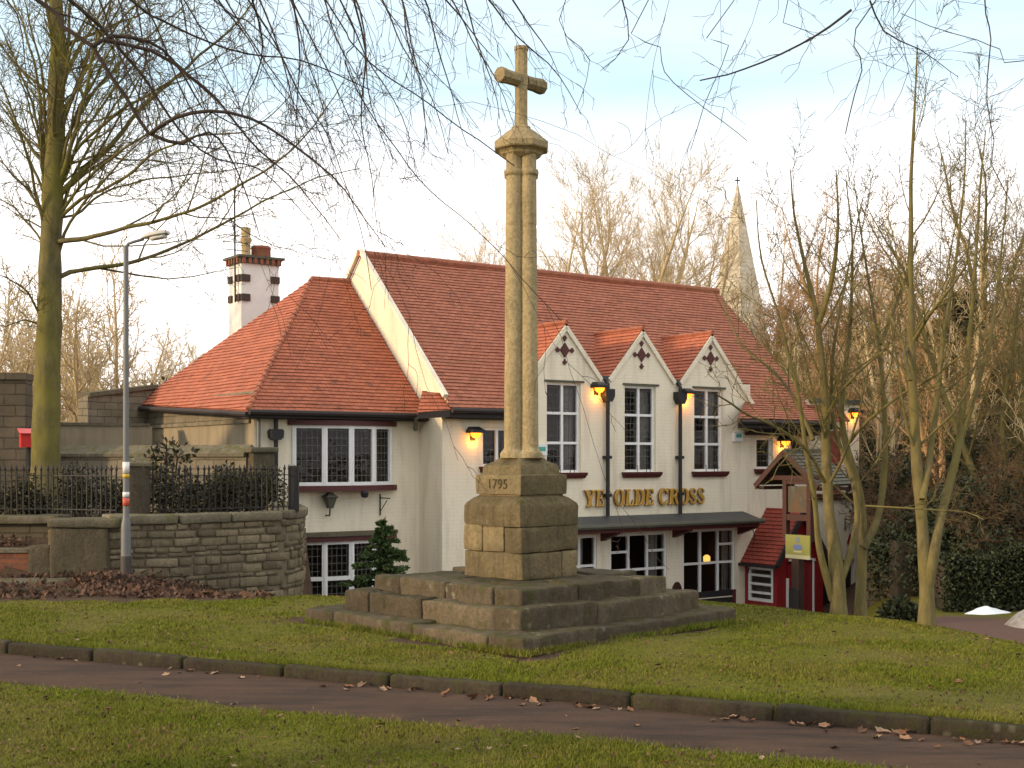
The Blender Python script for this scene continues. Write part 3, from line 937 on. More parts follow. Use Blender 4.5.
# ---- lit bulkhead lamps
def lamp(fr,a,z,watt):
    mb=MB(); mb.loft([[fr(a-w_,zz,d0),fr(a+w_,zz,d0),fr(a+w_*.9,zz,d1),fr(a-w_*.9,zz,d1)] for zz,w_,d0,d1 in ((z,.16,0,.26),(z+.06,.16,0,.26),(z+.13,.10,0,.12))])
    mb.fbox(fr,a-.05,a+.05,z-.16,z,-.002,.03)
    o=part(mb,'lamp',MAT['black'])
    mb=MB()
    mb.loft([[fr(a+r*math.cos(t_),zz,.13+.75*r*math.sin(t_)) for t_ in [2*math.pi*i/10 for i in range(10)]] for zz,r in ((z-.002,.125),(z-.06,.11),(z-.10,.06))])
    part(mb,'bulb',MAT['amber'],o,True)
    L=bpy.data.lights.new('lamp_light','POINT'); L.energy=watt; L.color=(1,.42,.06); L.shadow_soft_size=.05
    lo=bpy.data.objects.new('lamp_light',L); COL.objects.link(lo); lo.parent=pub; lo.location=fr(a,z-.17,.13)
LW=3.5
lamp(front,-4.66,2.12,LW)
lamp(front,-1.36,3.16,LW); lamp(front,1.30,3.10,LW); lamp(front,4.62,2.02,LW)
# interior wall lamp seen through the large ground floor window
mb=MB(); mb.lathe([(.03,-.10),(.085,-.04),(.085,.07),(.03,.11)],10,(2.52,.5,-.87))
part(mb,'room_lamp',MAT['warm'],pub,True)
# ---- burglar alarm boxes
for a,z in ((-2.92,1.78),(3.02,2.12)):
    mb=MB(); mb.fbox(front,a-.14,a+.14,z-.12,z+.12,0,.09); o=part(mb,'alarm_box',MAT['alarm'])
    mb=MB(); mb.fbox(front,a-.09,a+.09,z-.03,z+.06,.09,.094); part(mb,'alarm_badge',MAT['alarmgreen'],o)
# ---- left wing
WU,WV,WB=-9.12,.9,7.0
wf=frame((0,WV,0),(1,0,0),(0,-1,0))
mb=MB()
bayop=[(-8.3,-6.1,1.05,2.27),(-8.3,-6.1,-1.9,-.04)]
wall(mb,wf,WU,UL,GB,2.55,bayop,.15)
part(mb,'wing_wall',MAT['cream'],label='cream front wall of the hipped wing')
mb=MB()
mb.poly([(WU,WV,2.35),(WU,WB,2.35),(WU,WB,2.9),(WU,WV,2.9)],1)
mb.poly([(WU,WV,GB),(WU,WB,GB),(WU,WB,2.35),(WU,WV,2.35)],0)
mb.box(WU-.05,WU,WV+.15,WB,2.28,2.35,1)
mb.poly([(WU,WB,GB),(UL,WB,GB),(UL,WB,2.9),(WU,WB,2.9)],0)
part(mb,'side_wall',[MAT['render'],MAT['stone_side']],label='stained rendered side wall of the hipped wing')
hr=MB()
fl=(-9.42,.50,2.50); bl=(-9.30,7.35,2.86); fr_=(UL-.02,.50,2.50); rl=(-6.37,3.98,5.64); rr_=(UL-.02,3.98,5.64)
tiled(hr,[fl,fr_,rr_,rl]); tiled(hr,[bl,fl,rl]); 
hr.poly([rr_,rl,bl,(UL-.02,7.35,2.6)])
wr=part(hr,'hipped_roof',MAT['roof_wing'],label='orange red hipped roof of the wing')
mb=MB(); mb.tube([rl,(UL,3.98,5.66)],.07,8)
rn=random.Random(2)
def hip(a,b):
    a=Vector(a);b=Vector(b); n=28
    for i in range(n):
        p=a.lerp(b,i/n); q_=a.lerp(b,(i+1)/n)
        mb.tube([p+Vector((0,0,.035)),q_+Vector((0,0,.01))],[.05,.043],6)
hip(fl,rl)
part(mb,'hip_tile',MAT['roof'],wr)
mb=MB(); mb.box(-9.40,UL-.02,.50,.56,2.37,2.48); mb.box(-9.38,UL-.02,.56,WV-.005,2.36,2.39); mb.tube([(-9.42,.44,2.47),(UL-.1,.44,2.47)],.055,8)
mb.tube([(-9.44,.5,2.43),(-9.36,7.3,2.77)],.05,8)
part(mb,'eaves_gutter',MAT['soffit'])
mb=MB(); mb.tube([(UL-.38,.42,2.46),(UL-.30,.55,2.38),(UL-.16,.80,2.2)],.05,8)
part(mb,'drainpipe',MAT['steel'])
# bowed windows
def bow(z0,z1,rows,mat):
    us=[-8.3,-7.72,-7.16,-6.62,-6.12]; off=[0,.20,.27,.22,0.03]
    P=[Vector((u,WV-o-.02,0)) for u,o in zip(us,off)]
    w=MB(); p=MB()
    for i in range(4):
        A=P[i+1]-P[i]; L=A.length; N=Vector((A.y,-A.x,0))
        fr=frame(P[i],A,N)
        fw=.055
        w.fbox(fr,.004,fw,z0,z1,-.06,.02); w.fbox(fr,L-fw,L-.004,z0,z1,-.06,.02)
        w.fbox(fr,fw,L-fw,z0,z0+.07,-.06,.018); w.fbox(fr,fw,L-fw,z1-.06,z1,-.06,.018)
        for r_ in rows: w.fbox(fr,fw,L-fw,z0+(z1-z0)*r_-.04,z0+(z1-z0)*r_+.04,-.06,.016)
        p.poly([fr(fw,z0+.05,-.03),fr(L-fw,z0+.05,-.03),fr(L-fw,z1-.05,-.03),fr(fw,z1-.05,-.03)],0,[(0,0),(L-2*fw,0),(L-2*fw,z1-z0-.1),(0,z1-z0-.1)])
    for q_ in P: w.tube([(q_.x,q_.y,z0),(q_.x,q_.y,z1)],.035,6)
    o=part(w,'bow_window',MAT['white'])
    part(p,'pane',MAT[mat],o)
    def curve(zz0,zz1,e):
        s=MB(); n=18; top=[];
        pr=[]
        for i in range(n+1):
            f=i/n; u=-8.42+2.44*f; o_=(.30*math.sin(math.pi*min(1,max(0,f)))**.6)+e
            pr.append((u,WV-o_))
        V=[(u,v,zz0) for u,v in pr]+[(u,v,zz1) for u,v in pr]+[(u,WV,zz0) for u,v in pr]+[(u,WV,zz1) for u,v in pr]
        m_=n+1; Fc=[]
        for i in range(n):
            Fc+=[(i,i+1,m_+i+1,m_+i),(m_+i,m_+i+1,3*m_+i+1,3*m_+i),(i,2*m_+i,2*m_+i+1,i+1)]
        Fc+=[(0,m_,3*m_,2*m_),(n,2*m_+n,3*m_+n,m_+n)]
        s.mesh(V,Fc); return s
    part(curve(z0-.11,z0-.002,.07),'sill',MAT['maroon'],o)
    part(curve(z1+.002,z1+.10,.06),'head',MAT['maroon'],o)
    return curve
c1=bow(1.05,2.25,(),'leaded')
c2=bow(-1.9,-.06,(.60,),'leaded')
part(c2(.045,.12,.11),'mossy_ledge',MAT['coping'])
mb=MB(); mb.box(-9.0,UL-.1,3.3,3.4,-3,2.5); mb.box(-9.0,UL-.1,1.0,3.3,.42,.5); mb.box(-9.05,UL-.05,.95,6.9,2.42,2.46)
part(mb,'room_partition',MAT['interior'])
# hopper and pipe near the wing's corner
mb=MB(); mb.tube([(-8.72,.78,2.40),(-8.72,.78,GB)],.045,8); d=part(mb,'drainpipe',MAT['black'])
mb=MB(); mb.loft([[(-8.72-w_,.90,z),(-8.72+w_,.90,z),(-8.72+w_,.68,z),(-8.72-w_,.68,z)] for z,w_ in ((1.95,.06),(2.0,.12),(2.12,.13),(2.16,.10))]); part(mb,'hopper',MAT['black'],d)
mb=MB(); mb.tube([(-9.05,.84,2.4),(-9.05,.84,GB)],.035,8); part(mb,'drainpipe',MAT['steel'])
# wall lantern, spotlight and empty hanging basket bracket on the wing
mb=MB(); mb.tube([wf(-7.58,.45,0),wf(-7.58,.45,.16),wf(-7.58,.62,.18)],.018,6)
mb.loft([[wf(-7.58-w_,z,.18-w_),wf(-7.58+w_,z,.18-w_),wf(-7.58+w_,z,.18+w_),wf(-7.58-w_,z,.18+w_)] for z,w_ in ((.60,.05),(.80,.10),(.82,.13),(.92,.03))])
part(mb,'wall_lantern',MAT['gutter'])
mb=MB(); mb.loft([[wf(-6.9+r*math.cos(t_),z,.36+r*math.sin(t_)) for t_ in [2*math.pi*i/10 for i in range(10)]] for z,r in ((.80,.03),(.82,.07),(.90,.085),(.95,.05))]); part(mb,'spotlight',MAT['black'])
mb=MB(); b0=-6.35
mb.tube([wf(b0,.42,.02),wf(b0,.86,.02)],.014,5); mb.tube([wf(b0,.78,.02),wf(b0,.78,.42)],.012,5); mb.tube([wf(b0,.5,.02),wf(b0,.74,.3)],.009,5)
part(mb,'basket_bracket',MAT['iron'])
# ---- chimney with pots and aerial
CU,CV=-5.60,8.9
mb=MB()
mb.box(CU-.52,CU+.52,CV-.4,CV+.4,GB,6.60)
chm=part(mb,'chimney',MAT['chimney'])
mb=MB(); mb.box(CU-.64,CU+.64,CV-.52,CV+.52,6.74,6.80); mb.box(CU-.57,CU+.57,CV-.45,CV+.45,6.60,6.74)
part(mb,'chimney_cap',MAT['gutter'],chm)
for i in range(7):
    a=CU-.48+i*.16; mb=MB(); mb.box(a-.04,a+.04,CV-.50,CV-.452,6.60,6.735); part(mb,'dentil',MAT['terracotta'],chm)
for i in range(5):
    a=CV-.34+i*.17; mb=MB(); mb.box(CU-.62,CU-.572,a-.04,a+.04,6.60,6.735); part(mb,'dentil',MAT['terracotta'],chm)
for z in (6.22,5.72):
    for a in (CU-.40,CU+.42):
        mb=MB(); mb.box(a-.13,a+.11,CV-.45,CV-.401,z-.09,z+.09); part(mb,'flue_brick',MAT['darkbrick'],chm)
    for y_ in (-.37,.15):
        mb=MB(); mb.box(CU-.57,CU-.522,CV+y_,CV+y_+.22,z-.09,z+.09); part(mb,'flue_brick',MAT['darkbrick'],chm)
mb=MB(); mb.lathe([(.15,6.80),(.12,6.9),(.115,7.18),(.15,7.24),(.15,7.30),(.11,7.34),(.125,7.5),(.125,7.58)],12,(CU-.22,CV,0)); part(mb,'chimney_pot',MAT['buffpot'],chm,True,'tall buff chimney pot',40)
mb=MB(); mb.lathe([(.26,6.80),(.25,7.05),(.27,7.08),(.25,7.14)],14,(CU+.22,CV+.05,0)); part(mb,'chimney_pot',MAT['terracotta'],chm,True,'squat terracotta chimney pot',40)
mb=MB(); ax,ay=CU-.60,CV-.2
mb.tube([(ax,ay,5.6),(ax-.02,ay,8.55)],.022,6)
for z in (7.55,7.32,7.15,6.95):
    mb.tube([(ax-.32,ay+.05,z),(ax+.32,ay-.05,z-.02)],.011,5)
mb.tube([(ax,ay-.5,7.7),(ax,ay+.4,7.7)],.012,5)
part(mb,'aerial',MAT['iron'],chm)
mb=MB(); mb.box(CU-1.2,CU+2,7.2,9.8,GB,3.2); part(mb,'rear_wing',MAT['render'])
# ---- right wing beyond the main block
mb=MB(); rw=frame((0,-.05,0),(1,0,0),(0,-1,0))
wall(mb,rw,UR+.0,7.5,GB,3.10,[(5.75,7.35,GB,-1.05)],.3)
wall(mb,frame((UR,-.05,0),(0,1,0),(-1,0,0)),0,5,GB,3.10)
wall(mb,frame((7.5,-.05,0),(0,1,0),(1,0,0)),0,5,GB,3.10)
mb.poly([(UR,-.05,3.1),(7.5,-.05,3.1),(7.5,5,3.1),(UR,5,3.1)])
part(mb,'right_wing',MAT['cream'],label='narrow white right-hand wing')
mb=MB(); mb.box(UR-.04,7.56,-.12,-.052,3.0,3.12); part(mb,'coping',MAT['lead'])
mb=MB(); tiled(mb,[(5.5,-.42,2.55),(6.7,-.42,2.55),(6.7,-.06,2.95),(5.5,-.06,2.95)]); part(mb,'pent_roof',MAT['roof_porch'])
mb=MB(); mb.fbox(rw,5.62,7.52,.55,.68,0,.10); part(mb,'string_course',MAT['maroon'])
mb=MB(); mb.fbox(rw,6.2,6.75,.70,2.3,0,.02); part(mb,'tile_hanging',MAT['roof_porch'])
mb=MB(); mb.fbox(rw,5.76,6.53,GB,-1.06,-.2,-.14); mb.fbox(rw,6.57,7.34,GB,-1.06,-.2,-.14); part(mb,'yard_gate',MAT['black'])
mb=MB(); c=(7.12,-.60)
mb.loft([[rw(c[0]-.10,c[1],e),rw(c[0],c[1]-.24,e),rw(c[0]+.10,c[1],e),rw(c[0],c[1]+.24,e)] for e in (-.01,.03)]); part(mb,'diamond_ornament',MAT['red'])
mb=MB(); mb.tube([rw(6.92,-.3,.02),rw(6.92,.05,.02)],.014,5); mb.tube([rw(6.92,0,.02),rw(6.92,0,.4)],.012,5); mb.tube([rw(6.92,-.22,.02),rw(6.92,-.02,.28)],.01,5); part(mb,'basket_bracket',MAT['iron'])
lamp(rw,7.22,2.78,LW*.7)
# ---- porch
QU0,QU1,QV=3.32,4.84,-1.04
pl=frame((QU0,0,0),(0,-1,0),(-1,0,0)); pf=frame((QU0,QV,0),(1,0,0),(0,-1,0))
mb=MB()
wall(mb,pl,0,-QV,GB,-.88,[(.10,.92,-1.86,-1.02)],.1)
wall(mb,pf,0,QU1-QU0,GB,-.88,[(.34,1.30,GB,-.86)],.1)
wall(mb,frame((QU1,QV,0),(0,1,0),(1,0,0)),0,-QV,GB,-.88)
mb.poly([pf(0,-.88),pf(1.52,-.88),pf(.76,.30)])
por=part(mb,'porch',MAT['red'])
mb=MB()
mu=(QU0+QU1)/2
tiled(mb,[(mu,QV-.16,.36),(mu,0,.36),(QU0-.16,0,-.93),(QU0-.16,QV-.16,-.93)])
tiled(mb,[(mu,QV-.16,.36),(mu,0,.36),(QU1+.16,0,-.93),(QU1+.16,QV-.16,-.93)])
part(mb,'porch_roof',MAT['roof_porch'],por)
mb=MB()
mb.beam((QU0-.18,QV-.18,-.96),(mu,QV-.18,.34),.05,.13); mb.beam((QU1+.18,QV-.18,-.96),(mu,QV-.18,.34),.05,.13)
mb.beam((QU0-.2,.0,-.98),(QU0-.2,QV-.18,-.98),.07,.07)
part(mb,'bargeboard',MAT['soffit'],por)
window(por,pl,.10,.92,-1.86,-1.02,(),(.25,.5,.75),mat='glass',curt=None,sill=False,inset=.03,fw=.075)
mb=MB(); mb.fbox(pf,.40,1.24,GB,-.92,-.08,-.03)
for z in (-1.9,-1.2): mb.fbox(pf,.5,1.14,z-.3,z+.2,-.03,-.02)
part(mb,'door',MAT['red'],por)
mb=MB(); mb.fbox(pf,.32,.385,GB,-1.28,-.02,.03); mb.fbox(pf,1.26,1.325,GB,-.84,-.02,.03); mb.fbox(pf,.40,.80,-.875,-.83,-.02,.03); mb.fbox(pf,1.02,1.26,-.872,-.835,-.02,.028)
mb.fbox(pf,.50,.90,-1.915,-1.89,-.03,-.012)
part(mb,'door_frame',MAT['white'],por)
mb=MB(); mb.fbox(pf,1.28,1.56,GB,-.9,.0,.06); part(mb,'corner_post',MAT['red'],por)
# dark closing behind the open yard
mb=MB(); mb.tube([(3.30,-.12,.22),(3.5,-.16,-.3),(3.22,-.2,-1.2)],.012,5); part(mb,'cable',MAT['iron'])

# ---- gilded letters
def outline(ch):
    E=[(0,0),(.95,0),(1,.32),(.88,.32),(.8,.09),(.42,.09),(.42,.46),(.62,.46),(.66,.34),(.75,.34),(.75,.68),(.66,.68),(.62,.55),(.42,.55),(.42,.91),(.76,.91),(.84,.72),(.95,.72),(.92,1),(0,1),(0,.94),(.14,.92),(.14,.08),(0,.06)]
    L=[(0,0),(.92,0),(1,.36),(.88,.36),(.78,.09),(.42,.09),(.42,.92),(.58,.94),(.58,1),(0,1),(0,.94),(.14,.92),(.14,.08),(0,.06)]
    Y=[(.22,0),(.78,0),(.78,.06),(.64,.08),(.64,.42),(.89,.92),(1,.94),(1,1),(.62,1),(.62,.94),(.74,.92),(.56,.54),(.38,.92),(.48,.94),(.48,1),(0,1),(0,.94),(.1,.92),(.36,.42),(.36,.08),(.22,.06)]
    def ell(cx,cy,rx,ry,a0=0,a1=360,n=28):
        return [(cx+rx*math.cos(R(a0+(a1-a0)*i/n)),cy+ry*math.sin(R(a0+(a1-a0)*i/n))) for i in range(n+(0 if a1-a0==360 else 1))]
    if ch=='E': return [E]
    if ch=='L': return [L]
    if ch=='Y': return [Y]
    if ch=='O': return [ell(.5,.5,.5,.52),ell(.5,.5,.21,.43)]
    if ch=='D':
        return [[(0,0),(.5,0)]+ell(.48,.5,.52,.5,-80,80,18)+[(.5,1),(0,1),(0,.94),(.13,.92),(.13,.08),(0,.06)],
                [(.41,.09)]+ell(.44,.5,.28,.41,-85,85,14)+[(.41,.91)]]
    if ch=='R':
        return [[(0,0),(.56,0),(.56,.06),(.42,.08),(.42,.46),(.5,.46),(.72,.04),(.82,-.02),(1.02,.02),(1.02,.08),(.92,.12),(.72,.5)]+ell(.56,.74,.38,.26,-50,85,14)+[(.5,1),(0,1),(0,.94),(.13,.92),(.13,.08),(0,.06)],
                [(.41,.55)]+ell(.5,.735,.17,.17,-80,80,10)+[(.41,.92)]]
    def ribbon(c,w):
        l=[];r_=[]
        for i,(p,ww) in enumerate(zip(c,w)):
            a=c[max(0,i-1)]; b=c[min(len(c)-1,i+1)]
            dx,dy=b[0]-a[0],b[1]-a[1]; h=math.hypot(dx,dy) or 1
            nx,ny=-dy/h,dx/h
            l.append((p[0]+nx*ww,p[1]+ny*ww)); r_.append((p[0]-nx*ww,p[1]-ny*ww))
        return [l+r_[::-1]]
    if ch=='C':
        c=ell(.53,.5,.40,.46,48,312,26)
        w=[.05+.10*math.exp(-((i-13)/7.5)**2) for i in range(27)]
        o=ribbon(c,w)[0]
        n=len(c)
        # serif beaks
        return [[(.86,.66),(.98,.66),(.96,1.0)]+o[:0]+[(.88,.93)]+[q_ for q_ in o[n:][::-1]][0:]+[(.95,.2),(1.0,.28)]+o[:n][::-1]]
    if ch=='S':
        import bisect
        ctrl=[(.84,.74),(.76,.90),(.5,.955),(.24,.87),(.2,.72),(.34,.58),(.56,.48),(.78,.36),(.8,.2),(.64,.07),(.42,.045),(.2,.12),(.13,.28)]
        c=[]
        for i in range(len(ctrl)-1):
            p0=ctrl[max(0,i-1)];p1=ctrl[i];p2=ctrl[i+1];p3=ctrl[min(len(ctrl)-1,i+2)]
            for t_ in (0,.33,.66):
                c.append(tuple(.5*((2*p1[d])+(-p0[d]+p2[d])*t_+(2*p0[d]-5*p1[d]+4*p2[d]-p3[d])*t_*t_+(-p0[d]+3*p1[d]-3*p2[d]+p3[d])*t_**3) for d in (0,1)))
        c.append(ctrl[-1]); n=len(c)
        w=[.045+.10*math.exp(-((i-n*.49)/(n*.17))**2)+.05*(math.exp(-(i/2.0)**2)+math.exp(-((n-1-i)/2.0)**2)) for i in range(n)]
        return ribbon(c,w)
lets=[('Y',582.5,593.6),('E',593.8,602.2),('O',612.6,622.8),('L',623.3,632.2),('D',632.4,642.8),('E',643.2,651.8),('C',657,666.2),('R',666.6,677.2),('O',677.6,687),('S',687.4,694.8),('S',695.4,703)]
sign=pub
def ux(x):
    xn=(x-512)/F; return (29*xn-2.98)/(.816-.578*xn)
lt=bpy.data.objects.new('lettering',None); COL.objects.link(lt); lt.parent=pub; lt.empty_display_size=.2
for ch_,x0,x1 in lets:
    u0,u1=ux(x0),ux(x1)
    cu=bpy.data.curves.new('letter','CURVE'); cu.dimensions='2D'; cu.fill_mode='BOTH'; cu.extrude=.022; cu.bevel_depth=.010; cu.bevel_resolution=0; cu.offset=-.006
    for pts in outline(ch_):
        sp=cu.splines.new('POLY'); sp.points.add(len(pts)-1); sp.use_cyclic_u=True
        for p,(x,y) in zip(sp.points,pts): p.co=(x*(u1-u0),y*.37,0,1)
    tmp=bpy.data.objects.new('tmp',cu); COL.objects.link(tmp); bpy.context.view_layer.update()
    me=bpy.data.meshes.new_from_object(tmp.evaluated_get(bpy.context.evaluated_depsgraph_get())); bpy.data.objects.remove(tmp)
    me.name='letter'; me.materials.clear(); me.materials.append(MAT['gold']); me.materials.append(MAT['goldedge'])
    for p in me.polygons: p.material_index=0 if abs(p.normal.z)>.35 else 1
    o=bpy.data.objects.new('letter',me); COL.objects.link(o); o.parent=lt
    o.location=(u0,-.055,.517); o.rotation_euler=(R(90),0,0)
# ================================================================== bare trees
def seedless(P): return float(P[0,0]*3.1+P[0,1]*1.7)
class Tubes:
    def __init__(s): s.V=[]; s.F=[]; s.n=0
    def add(s,P,Rr,k,rough=0.0):
        P=np.asarray(P,float); n=len(P)
        if n<2: return
        t=np.empty_like(P); t[1:-1]=P[2:]-P[:-2]; t[0]=P[1]-P[0]; t[-1]=P[-1]-P[-2]
        t/=np.linalg.norm(t,axis=1)[:,None]+1e-9
        ref=np.array([.31,.17,.93]) if abs(t[0,2])<.8 else np.array([.95,.2,.1])
        a=np.cross(t,ref); a/=np.linalg.norm(a,axis=1)[:,None]+1e-9
        b=np.cross(t,a)
        ang=np.arange(k)*2*np.pi/k
        ring=P[:,None,:]+(a[:,None,:]*np.cos(ang)[None,:,None]+b[:,None,:]*np.sin(ang)[None,:,None])*np.asarray(Rr)[:,None,None]
        if rough:
            zz=P[:,2][:,None]; th=ang[None,:]
            kf=1+rough*(.5*np.sin(3*th+1.7*zz+seedless(P))+.4*np.sin(5*th-2.9*zz)+.35*np.sin(8*th+6.1*zz)+.3*np.sin(2*th-9*zz))
            ring=P[:,None,:]+(ring-P[:,None,:])*kf[:,:,None]
        s.V.append(ring.reshape(-1,3))
        i=np.arange(n-1)[:,None]*k; j=np.arange(k)[None,:]; j2=(j+1)%k
        q=np.stack([i+j,i+j2,i+k+j2,i+k+j],-1).reshape(-1,4)+s.n
        s.F.append(q); s.n+=n*k
    def build(s,name,mat,parent,smooth=True):
        V=np.concatenate(s.V); Fq=np.concatenate(s.F)
        me=bpy.data.meshes.new(name)
        me.vertices.add(len(V)); me.vertices.foreach_set('co',V.ravel())
        me.loops.add(Fq.size); me.loops.foreach_set('vertex_index',Fq.ravel().astype(np.int32))
        me.polygons.add(len(Fq)); me.polygons.foreach_set('loop_start',np.arange(0,Fq.size,4,dtype=np.int32))
        me.update(calc_edges=True)
        if smooth: me.shade_smooth()
        me.materials.append(mat)
        o=bpy.data.objects.new(name,me); COL.objects.link(o)
        if parent: o.parent=parent
        return o
def catmull(ctrl,step):
    P=[Vector(p) for p in ctrl]; out=[]
    for i in range(len(P)-1):
        p0=P[max(0,i-1)];p1=P[i];p2=P[i+1];p3=P[min(len(P)-1,i+2)]
        k=max(2,int((p2-p1).length/step))
        for j in range(k):
            t=j/k
            out.append(.5*((2*p1)+(p2-p0)*t+(2*p0-5*p1+4*p2-p3)*t*t+(3*p1-p0-3*p2+p3)*t**3))
    out.append(P[-1]); return out
def wob(P,amp,f,seed):
    return [p+noise.noise_vector(Vector((p.x*f+seed*5.1,p.y*f,p.z*f)))*amp for p in P]
class Spec:
    def __init__(s,**k): s.__dict__.update(dict(n=(7,6,5,4),ln=(.55,.5,.5,.5),ang=(45,42,40,40),up=(.12,.1,.06,.03),jit=(.16,.2,.25,.3),minr=.004,maxl=4,seg=5,rr=.6,lmin=.08,start=.22)); s.__dict__.update(k)
def rvec(rn):
    return Vector((rn.gauss(0,1),rn.gauss(0,1),rn.gauss(0,1)))
def sprout(tb,P,rad,lvl,sp,rn,L=None):
    """side shoots along polyline P, recursive"""
    if lvl>=sp.maxl: return
    if L is None: L=sum((P[i+1]-P[i]).length for i in range(len(P)-1))
    li=min(lvl,len(sp.n)-1)
    n=sp.n[li]; n=int(n) if n>=1 else (1 if rn.random()<n else 0)
    ph=rn.random()*6.28
    for c in range(n):
        f=sp.start+(1-sp.start)*(c+rn.random())/n
        f=min(f,.985)
        x=f*(len(P)-1); i=min(int(x),len(P)-2); p=P[i].lerp(P[i+1],x-i)
        t=(P[i+1]-P[i]).normalized()
        ph+=2.4+rn.uniform(-.5,.5)
        ref=Vector((0,0,1)) if abs(t.z)<.9 else Vector((1,0,0))
        a=t.cross(ref).normalized(); b=t.cross(a)
        side=a*math.cos(ph)+b*math.sin(ph)
        an=R(sp.ang[min(lvl,len(sp.ang)-1)]*rn.uniform(.7,1.25))
        d=(t*math.cos(an)+side*math.sin(an)).normalized()
        r0=rad[0]+(rad[-1]-rad[0])*f
        r=max(sp.minr,r0*sp.rr*rn.uniform(.75,1))
        l=L*sp.ln[li]*(1.15-.65*f)*rn.uniform(.65,1.2)
        if l<sp.lmin: continue
        grow(tb,p,d,l,r,lvl+1,sp,rn)
def grow(tb,p,d,L,r,lvl,sp,rn):
    seg=sp.seg; Q=[p.copy()]; st=L/seg
    up=Vector((0,0,sp.up[min(lvl,len(sp.up)-1)])); j=sp.jit[min(lvl,len(sp.jit)-1)]
    for i in range(seg):
        d=(d+rvec(rn)*j*.6+up).normalized()
        p=p+d*st; Q.append(p)
    re=max(sp.minr*.7,r*.25)
    rad=[r+(re-r)*i/seg for i in range(seg+1)]
    tb.add(Q,rad,5 if r>.02 else (4 if r>.009 else 3))
    sprout(tb,Q,rad,lvl,sp,rn,L)

def pxpath(pts,Y,dY=0.0,rn=None):
    out=[]; y=Y
    for i,p in enumerate(pts):
        yy=p[2] if len(p)>2 else Y+dY*i/(max(1,len(pts)-1))
        out.append(W(p[0],p[1],yy))
    return out
def tree(name,base,label,cat,trunks,limbs,mat,sp_limb,sp_trunk,seed,group=None,trunk_sides=10,twmat=None,tp=.8):
    """trunks/limbs: list of (ctrl points world, r0, r1)"""
    rn=random.Random(seed)
    root=empty(name,base,0,label,cat,group)
    b=Vector(base)
    tt=Tubes(); cc=Tubes()
    for j_,(ctrl,r0,r1) in enumerate(trunks):
        P=wob(catmull([Vector(c)-b for c in ctrl],.10),.016*min(1,r0/.06),1.6,seed)
        n=len(P); rad=[r0+(r1-r0)*(i/(n-1))**tp for i in range(n)]
        rad=[q_*(1+.10*noise.noise(Vector((P[i].x*3,P[i].y*3,P[i].z*3.5+seed)))) for i,q_ in enumerate(rad)]
        rad=[q_*(1+.28*math.exp(-max(0,(P[i].z-P[0].z))/.22)*(1 if j_==0 else 0)) for i,q_ in enumerate(rad)]
        tt.add(P,rad,trunk_sides,.09)
        if sp_trunk: sprout(cc,P,[r0,r1],0,sp_trunk,rn)
    for ctrl,r0,r1 in limbs:
        P=wob(catmull([Vector(c)-b for c in ctrl],.14),.035,2.2,seed+3)
        n=len(P); rad=[r0+(r1-r0)*(i/(n-1))**.7 for i in range(n)]
        cc.add(P,rad,6)
        sprout(cc,P,[r0,r1],1,sp_limb,rn)
    tt.build('trunk',mat,root); 
    if cc.n: cc.build('crown',twmat or mat,root)
    return root

# ---- big mossy tree behind the railings
YB=20.0
base=W(47,520,YB); base.z=.45
P_=lambda *p: pxpath(p,YB)
trunk=[([base-Vector((0,0,.3)),base+Vector((0,0,.25))]+P_((46,470),(47,400),(49,320),(51,250),(53,190),(56,120),(57,50),(55,-20),(57,-110),(60,-200)),.255,.06)]
def LB(pts,r0,r1,dY):
    k=len(pts); x0=50+(7 if pts[0][1]<150 else 0)
    P=[W((x0+pts[0][0])/2,pts[0][1]+14,YB),W(pts[0][0],pts[0][1],YB)]
    for i in range(1,k): P.append(W(pts[i][0],pts[i][1],YB+dY*max(0,i-.6)/(k-1)))
    return (P,r0*.8,r1)
rl_=random.Random(8)
extra=[]
for y0,x1,y1 in ((262,165,120),(238,150,60),(222,215,95),(206,185,10),(192,150,-10),(178,250,40),(165,215,-20),(150,175,-40),(232,-12,150),(205,5,40),(182,-8,10),(140,12,-40),(128,120,-50),(115,160,-60)):
    s_=1 if x1>50 else -1
    extra.append(LB(((51+4*s_,y0),(51+(x1-51)*.22,y0+(y1-y0)*.34),(51+(x1-51)*.5,y0+(y1-y0)*.62),(51+(x1-51)*.78,y0+(y1-y0)*.84),(x1,y1)),.05,.006,rl_.uniform(-2.2,2.2)))
